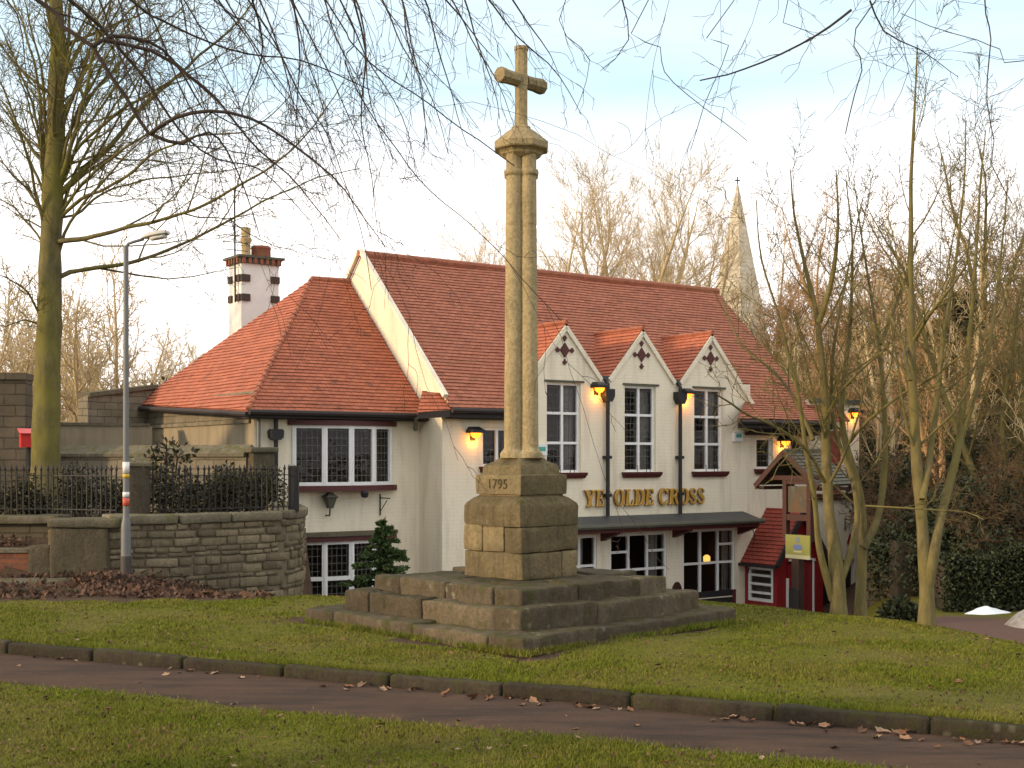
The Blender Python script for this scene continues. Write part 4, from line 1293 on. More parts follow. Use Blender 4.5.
limbs=[LB(((54,243),(66,241),(130,228),(190,210),(240,186),(285,155),(320,118),(345,80)),0.0638,0.0060,-2.2),
 LB(((50,285),(70,272),(130,262),(200,236),(255,205),(310,180),(360,168)),0.0595,0.0060,1.5),
 LB(((54,205),(80,172),(110,145),(150,100),(200,55),(240,20),(275,-30)),0.0723,0.0090,1.5),
 LB(((55,200),(66,160),(80,115),(92,60),(108,10),(125,-50)),0.0723,0.0113,-1.5),
 LB(((54,150),(58,110),(66,60),(72,0),(80,-60)),0.0723,0.0135,.8),
 LB(((50,170),(42,130),(38,80),(24,30),(5,-20)),0.0595,0.0090,1.5),
 LB(((49,250),(38,200),(22,140),(0,80),(-30,20)),0.0510,0.0063,-1.8),
 LB(((48,200),(30,160),(8,110),(-25,80)),0.0425,0.0060,2.0),
 LB(((46,250),(30,225),(10,205),(-20,190)),0.0340,0.0060,1.0),
 LB(((45,330),(33,300),(14,282),(-12,270)),0.0425,0.0060,-1.5),
 LB(((45,330),(25,320),(5,325),(-20,320)),0.0298,0.0060,-1.0),
 LB(((55,225),(80,200),(120,180),(160,150),(205,135),(250,130),(290,95)),0.0467,0.0060,-2.5),
 LB(((56,120),(76,90),(90,50),(118,10),(140,-40)),0.0510,0.0072,2.5),
 LB(((52,220),(75,215),(110,190),(160,178),(230,170),(280,160)),0.0340,0.0060,2.0),
 LB(((56,60),(48,20),(42,-30)),0.0510,0.0135,-1.5)]
sp_big=Spec(n=(6,11,7,4),ln=(.5,.38,.42,.5),ang=(45,40,42,45),up=(.1,.12,.05,-.02),jit=(.16,.18,.24,.3),maxl=4,minr=.0052,seg=6,rr=.46,lmin=.12,start=.15)
tree('broadleaf_tree',base,'large bare tree with thick mossy trunk behind the iron railings','tree',trunk,limbs+extra,MAT['bark_big'],sp_big,Spec(n=(16,10,6,4),ln=(.2,.4,.45,.5),ang=(55,45,45,45),minr=.0055,maxl=4,start=.45,rr=.3),11,trunk_sides=14,tp=.85)

# ---- slender trees on the right edge of the mound
YR=13.2
def RT(pts,r0,r1,dY=0.0,Y=YR): return (pxpath(pts,Y,dY),r0,r1)
sp_r=Spec(n=(8,9,5,3),ln=(.34,.42,.48,.5),ang=(40,40,45,45),up=(.2,.14,.06,.0),maxl=4,minr=.0034,seg=5,rr=.55,lmin=.09)
sp_t=Spec(n=(12,8,5,3),ln=(.29,.45,.5,.5),ang=(44,40,45,45),up=(.2,.14,.06,-.0),jit=(.14,.2,.26,.3),maxl=4,minr=.0031,seg=5,rr=.36,start=.24,lmin=.08)
b=W(838,618,YR); b.z=Tz(b.x,b.y)-.05
tree('slender_tree',b,'bare multi-stemmed tree nearest the red porch, with a thin stem leaning left','tree',
 [([b]+pxpath(((837,590),(834,545),(829,515),(827,470),(824,400),(818,320),(806,270),(795,215),(790,170)),YR,.5),.086,.005),
  RT(((832,600),(820,550),(815,500),(808,460),(797,390),(780,320),(762,260),(756,200)),0.0410,.005,-.6),
  RT(((838,585),(848,560),(857,520),(853,480),(838,440),(831,400),(835,340),(850,260),(862,200)),0.0410,.005,.5),
  RT(((819,322),(832,280),(838,230),(836,170)),0.0369,.005,-.4)],
 [RT(((827,480),(805,450),(770,425),(740,412),(715,395)),0.0246,.008,-1.2),
  RT(((812,440),(795,400),(775,370),(740,345),(722,300)),0.0246,.008,.8),
  RT(((824,420),(842,390),(868,365),(890,350)),0.0230,.008,-.7)],
 MAT['bark_slim'],sp_r,sp_t,21)
b=W(860,622,YR+.3); b.z=Tz(b.x,b.y)-.05
tree('slender_tree',b,'bare thin tree forking at waist height beside the dark yard gate','tree',
 [([b]+pxpath(((860,600),(862,550),(863,520),(860,495),(853,465),(845,440),(842,400),(850,330),(852,240),(846,180)),YR+.3,.4),0.0615,.005),
  RT(((863,548),(874,528),(881,505),(885,460),(884,400),(880,345),(872,300),(863,250),(856,190)),0.0451,.005,.5,YR+.3),
  RT(((881,345),(892,315),(905,280),(918,240)),0.0246,.01,.5,YR+.6)],
 [RT(((850,440),(870,420),(900,395),(935,375),(965,350)),0.0230,.008,-1.0)],
 MAT['bark_slim'],sp_r,sp_t,22)
YC=12.3
b=W(926,630,YC); b.z=Tz(b.x,b.y)-.06
tree('slender_tree',b,'tall straight bare tree with forked trunk at the right of the grass mound','tree',
 [([b]+pxpath(((927,600),(926,572),(922,520),(918,470),(913,400),(911,340),(910,260),(911,180),(914,110),(918,45)),YC,.3),0.0779,.005),
  ([W(928,585,YC)]+pxpath(((934,555),(941,520),(948,490),(958,450),(964,400),(970,330),(975,260),(980,190),(985,130)),YC,.9),0.0558,.005),
  RT(((923,500),(931,450),(938,390),(943,340),(951,290),(958,240),(964,180),(966,120)),0.0369,.005,1.3,YC),
  RT(((958,450),(985,360),(996,300),(1002,250),(1008,180)),0.0344,.005,.8,YC+.5)],
 [RT(((913,340),(930,315),(950,290),(968,262)),0.0246,.008,-.8,YC),
  RT(((866,506),(900,509),(935,510),(968,512),(985,520)),0.0107,.006,-.4,YC-.2),
  RT(((912,380),(895,330),(880,300),(860,285)),0.0246,.008,.7,YC)],
 MAT['bark_slim'],sp_r,sp_t,23)

# ---- generic bare tree prototypes for what stands beyond
def bare_tree(name,seed,H,r,spec,mat,label,forks=3,fork_h=.22,spread=.45,lean=(0,0)):
    rn=random.Random(seed)
    root=empty(name,(0,0,0),0,label,'tree')
    tt=Tubes(); cc=Tubes()
    hz=H*fork_h
    P=[Vector((0,0,-.4))]+[Vector((lean[0]*f+.05*rn.gauss(0,1)*f,lean[1]*f,hz*f)) for f in (.3,.6,1)]
    P=catmull(P,.3); n=len(P)
    tt.add(P,[r*(1.25 if i==0 else 1-.2*i/n) for i in range(n)],9)
    for k in range(forks):
        a=k*2*math.pi/forks+rn.random()
        s=spread*rn.uniform(.6,1.2) if forks>1 else .05
        d=Vector((math.cos(a)*s,math.sin(a)*s,1)).normalized()
        L=(H-hz)*rn.uniform(.8,1)
        Q=[P[-1]-Vector((0,0,.1))]; p=Q[0]; dd=d
        for i in range(9):
            dd=(dd+rvec(rn)*.09+Vector((0,0,.05))).normalized(); p=p+dd*L/9; Q.append(p)
        rad=[r*.72*(1-i/9)+spec.minr*i/9 for i in range(10)]
        tt.add(Q,rad,7)
        sprout(cc,Q,[rad[0],rad[-1]],0,spec,rn,L)
    tt.build('trunk',mat,root); cc.build('crown',mat,root)
    return root
def ground_at(o,x,y,rz,s=1.0,sz=None,dz=0.0,label=None,group=None):
    o.location=(x,y,Tz(x,y)-.1+dz); o.rotation_euler=(0,0,rz); o.scale=(s,s,sz or s)
    if label: o['label']=label
    if group: o['group']=group
    return o
# spreading trees behind the pub
G1='spreading trees behind the pub roof'
sp_d=Spec(n=(12,10,8,6),ln=(.46,.5,.48,.5),ang=(48,40,34,30),up=(.06,.09,.10,.08),jit=(.12,.14,.15,.16),maxl=4,minr=.0078,seg=4,rr=.42,lmin=.22,start=.08)
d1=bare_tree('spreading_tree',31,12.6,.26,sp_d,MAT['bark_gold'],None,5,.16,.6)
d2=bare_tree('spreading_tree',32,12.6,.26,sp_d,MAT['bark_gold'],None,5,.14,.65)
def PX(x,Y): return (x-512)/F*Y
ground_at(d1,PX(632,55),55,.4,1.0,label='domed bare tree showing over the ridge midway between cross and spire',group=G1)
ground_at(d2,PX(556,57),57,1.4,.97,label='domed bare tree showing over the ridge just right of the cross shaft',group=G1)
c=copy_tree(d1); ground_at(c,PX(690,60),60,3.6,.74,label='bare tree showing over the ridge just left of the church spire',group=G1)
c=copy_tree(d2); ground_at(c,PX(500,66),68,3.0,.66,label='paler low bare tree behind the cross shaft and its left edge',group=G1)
# upright trees in the wood on the right
sp_u=Spec(n=(15,8,6,4),ln=(.30,.45,.5,.5),ang=(40,40,42,42),up=(.16,.12,.08,.03),maxl=4,minr=.0080,seg=5,rr=.42,lmin=.16,start=.1)
G2='upright bare trees in the wood right of the pub'
u1=bare_tree('woodland_tree',41,10.5,.15,sp_u,MAT['bark_gold'],None,2,.18,.22)
u2=bare_tree('woodland_tree',42,11,.15,sp_u,MAT['bark_slim'],None,3,.14,.3)
u3=bare_tree('woodland_tree',43,10,.13,sp_u,MAT['bark_brown'],None,2,.25,.25)
spots=[(u1,770,42,.2,.80,'spindly bare tree rising directly right of the church spire'),
(u2,800,40,1.0,.80,'bare tree behind the end of the main roof'),
(u3,850,41,2.0,.9,'reddish bare tree above the white right-hand wing'),
(u1,894,33,2.6,.86,'bare tree at the left edge of the dark wood'),
(u2,905,36,4.0,.94,'bare tree behind the tall straight trunk on the mound'),
(u3,940,29,.6,.86,'reddish bare tree between the two forks of the tall trunk'),
(u1,965,33,5.0,.95,'bare tree left of the dark conifers'),
(u2,1000,27,2.2,.84,'bare tree above the ivy hedge near the snow'),
(u3,1025,34,3.3,.95,'reddish bare tree at the right edge of the wood'),
(u1,1048,26,1.3,.8,'bare tree with low branches near the right edge'),
(u2,1080,30,1.3,.9,'bare tree just past the right edge of the view'),
(u3,820,52,1.3,1.0,'distant bare tree over the right end of the roof'),
(u1,772,62,.9,.95,'distant bare tree just right of the church spire base'),
(u2,985,46,.9,1.05,'distant tall bare tree behind the conifers')]
used=set()
for pr,x,Y,rz,s,lb in spots:
    o=pr if id(pr) not in used else copy_tree(pr); used.add(id(pr))
    ground_at(o,PX(x,Y),Y,rz,s,label=lb,group=G2)
# trees beyond the walls on the left
sp_l=Spec(n=(13,8,6,3),ln=(.34,.5,.5,.5),ang=(36,40,42,42),up=(.14,.1,.06,.02),maxl=4,minr=.0095,seg=5,rr=.55,lmin=.16,start=.12)
G3='bare trees beyond the garden walls on the left'
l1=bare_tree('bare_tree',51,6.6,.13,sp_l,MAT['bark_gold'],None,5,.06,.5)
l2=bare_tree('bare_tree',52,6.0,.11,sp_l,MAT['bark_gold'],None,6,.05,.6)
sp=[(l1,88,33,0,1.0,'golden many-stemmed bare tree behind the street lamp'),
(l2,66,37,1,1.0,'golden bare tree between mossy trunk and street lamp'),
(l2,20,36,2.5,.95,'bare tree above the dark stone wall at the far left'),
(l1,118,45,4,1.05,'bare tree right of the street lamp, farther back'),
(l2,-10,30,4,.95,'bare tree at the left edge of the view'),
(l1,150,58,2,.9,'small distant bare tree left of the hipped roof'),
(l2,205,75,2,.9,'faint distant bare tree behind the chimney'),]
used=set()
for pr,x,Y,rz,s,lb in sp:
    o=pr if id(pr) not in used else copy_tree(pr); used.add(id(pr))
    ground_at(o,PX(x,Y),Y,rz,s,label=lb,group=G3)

# ---- twiggy thicket shrubs
sp_s=Spec(n=(13,9,5,3),ln=(.45,.5,.5,.5),ang=(45,45,48,48),up=(.04,.02,.0,-.02),jit=(.2,.25,.3,.3),maxl=4,minr=.0085,seg=5,rr=.55,lmin=.1,start=.1)
def shrub(seed,H,mat,n=10,spread=.9):
    rn=random.Random(seed); root=empty('bare_shrub',(0,0,0),0,None,'shrub'); cc=Tubes()
    for k in range(n):
        a=rn.random()*6.28; s=spread*rn.uniform(.1,1)
        grow(cc,Vector((math.cos(a)*.2,math.sin(a)*.2,-.1)),Vector((math.cos(a)*s,math.sin(a)*s,1)).normalized(),H*rn.uniform(.6,1),.03,0,sp_s,rn)
    cc.build('stems',mat,root); return root
s0=shrub(64,3.6,MAT['bark_shaded'],16,.9); s1=shrub(61,4.6,MAT['bark_brown'],14,.8); s2=shrub(62,4.2,MAT['bark_brown'],14,1.0); s3=shrub(63,2.2,MAT['bark_gold'],9,.9)
G4='twiggy shrubs on the wooded bank right of the pub'
lab=['behind the white right-hand wing','right of the white right-hand wing','behind the thin forking tree','between the slim trees on the bank','behind the tall straight trunk','right of the tall straight trunk','below the dark conifers','above the ivy hedge','at the right edge above the snow','high on the bank behind the pub','high on the bank left of the conifers','high on the bank under the conifers','high on the bank at far right','overhanging the ivy wall','filling the bank behind the hedge','far back beside the spire','far back on the skyline above the white wing','far back on the skyline above the dark wood','far back on the skyline beside the conifers','far back on the skyline at the right edge']
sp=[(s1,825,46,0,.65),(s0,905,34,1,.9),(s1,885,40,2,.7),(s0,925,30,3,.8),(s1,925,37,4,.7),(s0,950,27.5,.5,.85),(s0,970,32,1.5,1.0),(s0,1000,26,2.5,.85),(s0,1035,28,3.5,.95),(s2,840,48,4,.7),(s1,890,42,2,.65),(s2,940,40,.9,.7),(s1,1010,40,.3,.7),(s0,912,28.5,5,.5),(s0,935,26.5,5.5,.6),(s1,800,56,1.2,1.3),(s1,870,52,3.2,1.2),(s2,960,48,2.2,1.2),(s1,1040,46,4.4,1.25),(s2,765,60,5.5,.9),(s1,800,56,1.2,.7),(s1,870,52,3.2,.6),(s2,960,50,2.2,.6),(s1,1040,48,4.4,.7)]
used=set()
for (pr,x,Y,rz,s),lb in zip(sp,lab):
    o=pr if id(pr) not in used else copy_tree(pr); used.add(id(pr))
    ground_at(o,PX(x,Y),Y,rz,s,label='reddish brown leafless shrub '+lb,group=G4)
G5='scrub behind the left-hand railings'
sp=[(s3,60,30,0,1.0,'golden scrub growing behind the garden wall beside the mossy trunk'),(s3,100,35,2,1.2,'golden scrub behind the weathered stone wall'),
    (s3,10,28,4,1.0,'golden scrub above the dark stone wall')]
for i,(pr,x,Y,rz,s,lb) in enumerate(sp):
    o=pr if i==0 else copy_tree(pr)
    ground_at(o,PX(x,Y),Y,rz,s,label=lb,group=G5)

# ---- leafy things: numpy leaf clouds
def leafcloud(name,mat,parent,centers,radii,n,size,seed,drop=0.0,stretch=(1,1,1)):
    rs=np.random.RandomState(seed)
    cs=np.array(centers,float); rd=np.array(radii,float)
    w=rd**2; idx=rs.choice(len(cs),n,p=w/w.sum())
    u=rs.normal(size=(n,3)); u/=np.linalg.norm(u,axis=1)[:,None]
    r=rs.rand(n)**.45
    p=cs[idx]+u*(r*rd[idx])[:,None]*np.array(stretch)
    return leafmesh(name,mat,parent,p,u,size,rs,drop)
def leafmesh(name,mat,parent,p,u,size,rs,drop=0.0):
    n=len(p)
    d=rs.normal(size=(n,3))*.8+u; d[:,2]-=drop; d/=np.linalg.norm(d,axis=1)[:,None]
    s=np.cross(d,rs.normal(size=(n,3))); s/=np.linalg.norm(s,axis=1)[:,None]+1e-9
    L=size*rs.uniform(.6,1.3,n)[:,None]
    nn=np.cross(d,s)
    V=np.stack([p,p+d*L*.5+s*L*.28+nn*L*.06,p+d*L,p+d*L*.5-s*L*.28+nn*L*.06],1).reshape(-1,3)
    me=bpy.data.meshes.new(name)
    me.vertices.add(4*n); me.vertices.foreach_set('co',V.ravel())
    me.loops.add(4*n); me.loops.foreach_set('vertex_index',np.arange(4*n,dtype=np.int32))
    me.polygons.add(n); me.polygons.foreach_set('loop_start',np.arange(0,4*n,4,dtype=np.int32))
    me.update(calc_edges=True); me.materials.append(mat)
    o=bpy.data.objects.new(name,me); COL.objects.link(o)
    if parent: o.parent=parent
    return o
def conifer(name,x,y,z,H,Rr,label,mat,n,size,seed,whorls=14,group=None):
    root=empty(name,(x,y,z),0,label,'conifer',group)
    tb=Tubes(); rn=random.Random(seed); rs=np.random.RandomState(seed)
    tb.add([(0,0,-.2),(0,0,H*.5),(.02,0,H*.97)],[Rr*.09,Rr*.06,.008],6)
    pts=[];dirs=[]
    for w in range(whorls):
        f=w/whorls; zz=H*(.04+.93*f); l=Rr*(1-f)**1.0+.01*H
        k=7 if f<.8 else 5
        for b in range(k):
            a=rn.random()*6.28; ll=l*rn.uniform(.6,1.12)
            tip=np.array([math.cos(a)*ll,math.sin(a)*ll,zz-.10*ll+.18*ll*f+rn.uniform(-.04,.04)*H*.2])
            st=np.array([0,0,zz])
            mid=(st+tip)/2+np.array([0,0,.07*ll])
            tb.add([st,mid,tip],[.012*Rr+.003,.008*Rr+.002,.003],3)
            m=max(6,int(n/(whorls*6.5)*ll/l*(1-f*.6)*1.3))
            t=rs.rand(m)**.7
            base=((1-t)**2)[:,None]*st+(2*t*(1-t))[:,None]*mid+(t**2)[:,None]*tip
            sd=np.array([-math.sin(a),math.cos(a),0])
            base+=sd*(rs.uniform(-.22,.22,m)*ll*(1.1-t*.7))[:,None]+np.array([0,0,-.05])*rs.rand(m)[:,None]*ll
            pts.append(base); dirs.append(np.tile((tip-st)/np.linalg.norm(tip-st),(m,1)))
    tb.build('trunk',MAT['bark_dark'],root)
    P=np.concatenate(pts); D=np.concatenate(dirs)*1.6
    leafmesh('crown',mat,root,P,D,size,rs,.25)
    return root
x,y=PX(384,22.9),22.9
conifer('small_conifer',x,y,Tz(x,y),(1.6-(512-458)*22.9/F)-Tz(x,y),1.5,'small green fir tree in front of the lower bow window',MAT['conifer'],52000,.07,71,24)
G6='dark conifers in the wood'
for i,(px_,Y,top,rr_,lb) in enumerate(((962,44,288,2.3,'tall dark conifer above the wood right of the forked trunk'),(1000,42,318,2.2,'shorter dark conifer in the wood near the right edge'),(938,52,318,2.0,'dark conifer half hidden behind the forked trunk'),(1040,40,330,2.4,'dark conifer cut by the right edge of the view'))):
    x=PX(px_,Y); z=Tz(x,Y); zt=EYE+(HZ-top)/F*Y
    conifer('dark_conifer',x,Y,z,zt-z,rr_,lb,MAT['evergreen'],5200,.34,80+i,16,G6)
def bush(name,x,y,blobs,mat,n,size,seed,label,cat,group=None,z=None,drop=.2):
    z=Tz(x,y) if z is None else z
    root=empty(name,(x,y,z),0,label,cat,group)
    rn=random.Random(seed); tb=Tubes()
    for c,r in blobs:
        tb.add([(c[0]*.3,c[1]*.3,-.1),(c[0]*.7,c[1]*.7,c[2]*.5),tuple(c)],[.03,.022,.012],4)
        for k in range(4):
            v=rvec(rn).normalized()*r*.9
            tb.add([tuple(c),(c[0]+v.x,c[1]+v.y,c[2]+abs(v.z))],[.012,.005],3)
    tb.build('stems',MAT['bark_dark'],root)
    leafcloud('crown',mat,root,[b[0] for b in blobs],[b[1] for b in blobs],n,size,seed,drop)
    return root
rn=random.Random(9)
# dark evergreen undergrowth on the bank, hollies raised to stand in for shade
for i,(px_,Y,r,h,lb) in enumerate(((932,27.5,.7,1.0,'dark ivy bush beside the old stone wall under the trees'),(960,26.5,1.3,1.5,'dark evergreen bush behind the ivy hedge, left part'),(1000,26,1.4,2.0,'dark evergreen bush behind the ivy hedge, at the snow'),(1040,25,1.4,2.2,'dark evergreen bush at the right edge of the view'),(930,31,1.5,3.6,'tall dark holly behind the forked trunk'),(985,31,1.7,4.0,'tall dark holly behind the ivy hedge'),(1035,31,1.7,4.2,'tall dark holly at the right edge'),(898,36,1.4,3.4,'dark holly behind the white right-hand wing'))):
    bl=[((rn.uniform(-r,r),rn.uniform(-r*.6,r*.6),h*rn.uniform(.3,.9)),r*rn.uniform(.4,.65)) for k in range(8)]
    bush('evergreen_bush',PX(px_,Y),Y,bl,MAT['ivy'],7500,.10,100+i,lb,'bush','dark evergreen bushes on the bank')
# clipped ivy hedge
hx0,hx1=PX(936,23.6),PX(1060,23.6); hz=Tz((hx0+hx1)/2,23.6)
root=empty('ivy_hedge',((hx0+hx1)/2,23.6,hz),0,'dark ivy covered hedge behind the snow at the right','hedge')
rs=np.random.RandomState(5); n=30000; Lh=(hx1-hx0)
zt=1.6-(552-458)*23.6/F-hz
p=np.stack([rs.uniform(-Lh/2,Lh/2,n),rs.uniform(-.45,.45,n),rs.uniform(0,1,n)],1)
fc=rs.randint(0,3,n); p[fc==0,1]=-.45+rs.normal(0,.06,(fc==0).sum()); 
top=zt*(1+.10*np.sin(p[:,0]*1.7)+.06*np.sin(p[:,0]*4.3)); p[:,2]*=top
m=fc==1; p[m,2]=top[m]-np.abs(rs.normal(0,.06,m.sum()))
leafmesh('leaves',MAT['ivy'],root,p,np.tile([0,-.8,.3],(n,1)),.075,rs,.3)
mb=MB(); mb.box(-Lh/2+.05,Lh/2-.05,-.3,.3,-.1,zt*.86); mb.build('inner_stems',MAT['bark_dark'],root)
x,y=PX(901,21.5),21.5
bush('small_bush',x,y,[((-.15,0,.25),.22),((.18,.05,.22),.24),((0,-.05,.38),.2)],MAT['ivy'],900,.12,120,'small dark leafy bush at the foot of the old stone wall','bush',drop=.1)
x,y=PX(165,34),34
bush('evergreen_bush',x,y,[((-.5,0,1.9),.7),((.4,0,2.2),.75),((0,.2,2.7),.6),((.9,0,1.8),.5)],MAT['evergreen'],2600,.15,121,'dark evergreen bush behind the stone wall left of the hipped roof','bush',z=.4)
# ================================================================== left-hand walls, railings, lamp
wl=[(-8.6,17.3),(-6.9,17.3),(-6.25,16.95),(-5.35,16.6),(-4.4,17.15),(-3.7,17.7),(-3.38,18.0),(-3.28,18.5),(-3.4,19.6),(-3.8,21.0),(-4.2,22.2)]
def along(poly,step=.25):
    P=[Vector((x,y,0)) for x,y in poly]; out=[]
    for a,b in zip(P[:-1],P[1:]):
        k=max(1,int((b-a).length/step))
        for i in range(k): out.append(a.lerp(b,i/k))
    out.append(P[-1]); return out
def strip_wall(mb,pts,z0,z1,th,jit=0.0,seed=0,m=0):
    """wall following a line; explicit uv along its length"""
    n=len(pts); L=[];Rr=[]
    for i,p in enumerate(pts):
        t=(pts[min(i+1,n-1)]-pts[max(i-1,0)]).normalized(); s=Vector((t.y,-t.x,0))
        L.append(p+s*(th/2)); Rr.append(p-s*(th/2))
    d=0
    za=z0 if hasattr(z0,'__call__') else (lambda p:z0)
    zb=z1 if hasattr(z1,'__call__') else (lambda p:z1)
    NZ=8
    def J(p,k): 
        if not jit: return Vector((0,0,0))
        return noise.noise_vector(Vector((p.x*2.5+seed,p.y*2.5,p.z*3)))*jit
    def pt(S,i,k):
        p=S[i]; z=za(p)+(zb(p)-za(p))*k/NZ; q_=Vector((p.x,p.y,z)); return q_+J(q_,k)
    for i in range(n-1):
        l=(pts[i+1]-pts[i]).length
        for k in range(NZ):
            for S,sg in ((L,1),(Rr,-1)):
                q_=[pt(S,i,k),pt(S,i+1,k),pt(S,i+1,k+1),pt(S,i,k+1)]
                mb.poly(q_,m,[(d,q_[0].z),(d+l,q_[1].z),(d+l,q_[2].z),(d,q_[3].z)])
        q_=[pt(L,i,NZ),pt(L,i+1,NZ),pt(Rr,i+1,NZ),pt(Rr,i,NZ)]
        mb.poly(q_,m,[(d,0),(d+l,0),(d+l,th),(d,th)])
        d+=l
    for i in (0,n-1):
        for k in range(NZ):
            q_=[pt(L,i,k),pt(Rr,i,k),pt(Rr,i,k+1),pt(L,i,k+1)]
            mb.poly(q_,m,[(0,q_[0].z),(th,q_[1].z),(th,q_[2].z),(0,q_[3].z)])
TOPZ=.73
pts=along([(-5.35,16.62)]+wl[4:],.16)
mb=MB(); strip_wall(mb,pts,-3.0,TOPZ-.002,.37,.0,1)
w=mb.build('garden_wall',MAT['mortar'])
tag(w,'curved rubble stone retaining wall below the iron railings, right of the lamp post','stone wall')
LN=[0.0]
for p0,p1 in zip(pts[:-1],pts[1:]): LN.append(LN[-1]+(p1-p0).length)
def onwall(s_):
    s_=min(max(s_,0),LN[-1]-1e-4)
    for q_ in range(len(pts)-1):
        if s_<=LN[q_+1]:
            t_=(pts[q_+1]-pts[q_]); return pts[q_]+t_*((s_-LN[q_])/t_.length), t_.normalized()
rw_=random.Random(6); mb=MB(); z=-.75; k=0
while z<TOPZ-.03:
    hh=rw_.choice((.06,.085,.11,.14))+rw_.uniform(-.01,.01)
    if z+hh>TOPZ-.04: hh=TOPZ-.004-z
    s_=-rw_.random()*.2
    while s_<LN[-1]:
        ll=rw_.uniform(.13,.40)*(1.1 if hh>.1 else .9)
        p_,t_=onwall(max(.02,s_+ll/2)); sd_=Vector((t_.y,-t_.x,0))
        if (sd_.y<.2):
            k+=1; h2=hh*rw_.uniform(.9,1.0)
            c_=p_+sd_*(.163+rw_.uniform(-.012,.014))
            rough_box(mb,(c_.x,c_.y,z+hh/2+rw_.uniform(-.006,.006)),(ll-.012,.10,h2-.010),math.atan2(t_.y,t_.x)+rw_.uniform(-.02,.02),.015,.007,.07,seed=k*1.3)
        s_+=ll
    z+=hh
mb.build('facing_stones',MAT['rubble'],w,True)
mb=MB(); i=0; k=0
while i<len(pts)-3:
    j=min(len(pts)-1,i+random.Random(k).choice((4,5,6)))
    a,b=pts[i],pts[j]; t=(b-a); c=(a+b)/2
    rough_box(mb,(c.x,c.y,TOPZ+.055),(t.length-.004,.50,.13),math.atan2(t.y,t.x),.03,.010,.09,seed=k); i=j; k+=1
mb.build('coping',MAT['coping'],w,True)
# wall end pier nearest the lamp
mb=MB()
pc=(W(78,560,16.35).x,16.55)
rough_box(mb,(pc[0],pc[1],.20),(.74,.42,1.0),.10,.03,.012,.07,seed=3)
w=mb.build('stone_pier',MAT['pier'],smooth=True)
tag(w,'squat mossy stone pier left of the lamp post','stone pier')
mb=MB(); rough_box(mb,(pc[0]+.05,pc[1]+.03,.755),(.92,.56,.12),.12,.03,.010,.07,seed=5); mb.build('coping',MAT['coping'],w,True)
mb=MB(); rough_box(mb,(pc[0]-.40,pc[1]+.06,.22),(.08,.34,.9),.10,.02,.006,.06,seed=8); mb.build('pale_quoin',MAT['pedestal'],w,True)
# low wall at the left and brick planter with steps
ptsl=along([(-9.5,17.7),(-6.2,17.5)],.2)
mb=MB(); strip_wall(mb,ptsl,-.5,.70,.36,.02,4)
w=mb.build('low_wall',MAT['stone_dark']); tag(w,'low green stained stone wall under the left railings','stone wall')
mb=MB(); rough_box(mb,(-7.9,17.55,.755),(3.5,.48,.12),-.06,.03,.01,.1,seed=9); mb.build('coping',MAT['coping'],w,True)
w=empty('brick_planter',(-6.58,16.55,.0),.03,'old red brick planter full of dead leaves at the left','planter')
mb=MB(); mb.box(-1.6,.30,-.14,.14,-.4,.37); mb.build('brick_front',MAT['brick'],w)
mb=MB(); rough_box(mb,(.46,.0,.16),(.32,.34,.62),0,.03,.012,.06,seed=2); mb.build('stone_end',MAT['pier'],w,True)
mb=MB(); mb.box(-1.6,.305,-.17,.17,.374,.42); mb.build('coping',MAT['coping'],w)
mb=MB(); rough_box(mb,(-6.85,15.75,.02),(2.6,.55,.12),.03,.03,.012,.1,seed=12)
tag(mb.build('stone_slab',MAT['coping'],smooth=True),'flat stone step half buried in leaves before the brick planter','stone step')
mb=MB()
for i in range(5): rough_box(mb,(-9.1+i*.92,14.66+.035*i,.0),(.90,.14,.14),.03,.02,.006,.08,seed=20+i)
o=tag(mb.build('lane_kerb',MAT['kerb'],smooth=True),kind='structure')
# railings
def railing(name,pts,zb,label,extra=None):
    root=empty(name,(pts[0].x,pts[0].y,zb),0,label,'railing')
    o=pts[0]
    L=[0]
    for a,b in zip(pts[:-1],pts[1:]): L.append(L[-1]+(b-a).length)
    def at(s):
        for i in range(len(pts)-1):
            if s<=L[i+1]+1e-6:
                return pts[i].lerp(pts[i+1],(s-L[i])/(L[i+1]-L[i]))-o
        return pts[-1]-o
    for z,h in ((.07,.03),(.53,.03)):
        mb=MB()
        for a,b in zip(pts[:-1],pts[1:]): mb.beam(a-o+Vector((0,0,z)),b-o+Vector((0,0,z)),.035,.012)
        mb.build('rail',MAT['iron'],root)
    n=int(L[-1]/.083); me=None
    mb=MB(); mb.tube([(0,0,0),(0,0,.60)],.0115,6); mb.loft([[(r*math.cos(a),r*math.sin(a),z) for a in [2*math.pi*i/6 for i in range(6)]] for z,r in ((.60,.012),(.615,.022),(.68,.002))])
    for i in range(n+1):
        p=at(L[-1]*i/n)
        if i==0: b0=mb.build('bar',MAT['iron'],root); b=b0
        else:
            b=b0.copy(); COL.objects.link(b); b.parent=root
        b.location=p
        r_=random.Random(i*7+len(pts)); b.rotation_euler=(r_.gauss(0,.012),r_.gauss(0,.012),r_.random())
    return root
ZR=TOPZ+.10
pr=[p+Vector((0,0,0)) for p in along([(-4.92,17.05),(-4.4,17.33),(-3.6,17.88),(-3.14,18.25)],.5)]
rr=railing('iron_railing',pr,ZR,'black iron railing on the wall between square pier and pub')
mb=MB(); mb.box(1.70,1.85,1.15,1.22,.0,.66); mb.build('end_panel',MAT['iron'],rr)
railing('iron_railing',along([(-9.0,17.55),(-6.3,17.4),(-5.3,16.95)],.6),ZR,'black iron railing on the left, ending at the square pier')
x=W(139,480,17.1).x
mb=MB(); rough_box(mb,(x,17.12,1.06),(.27,.27,.86),.25,.02,.006,.05,seed=33)
w=tag(mb.build('gate_pier',MAT['pier_dark'],smooth=True),'square dark stone pier with pointed cap between the railings','stone pier')
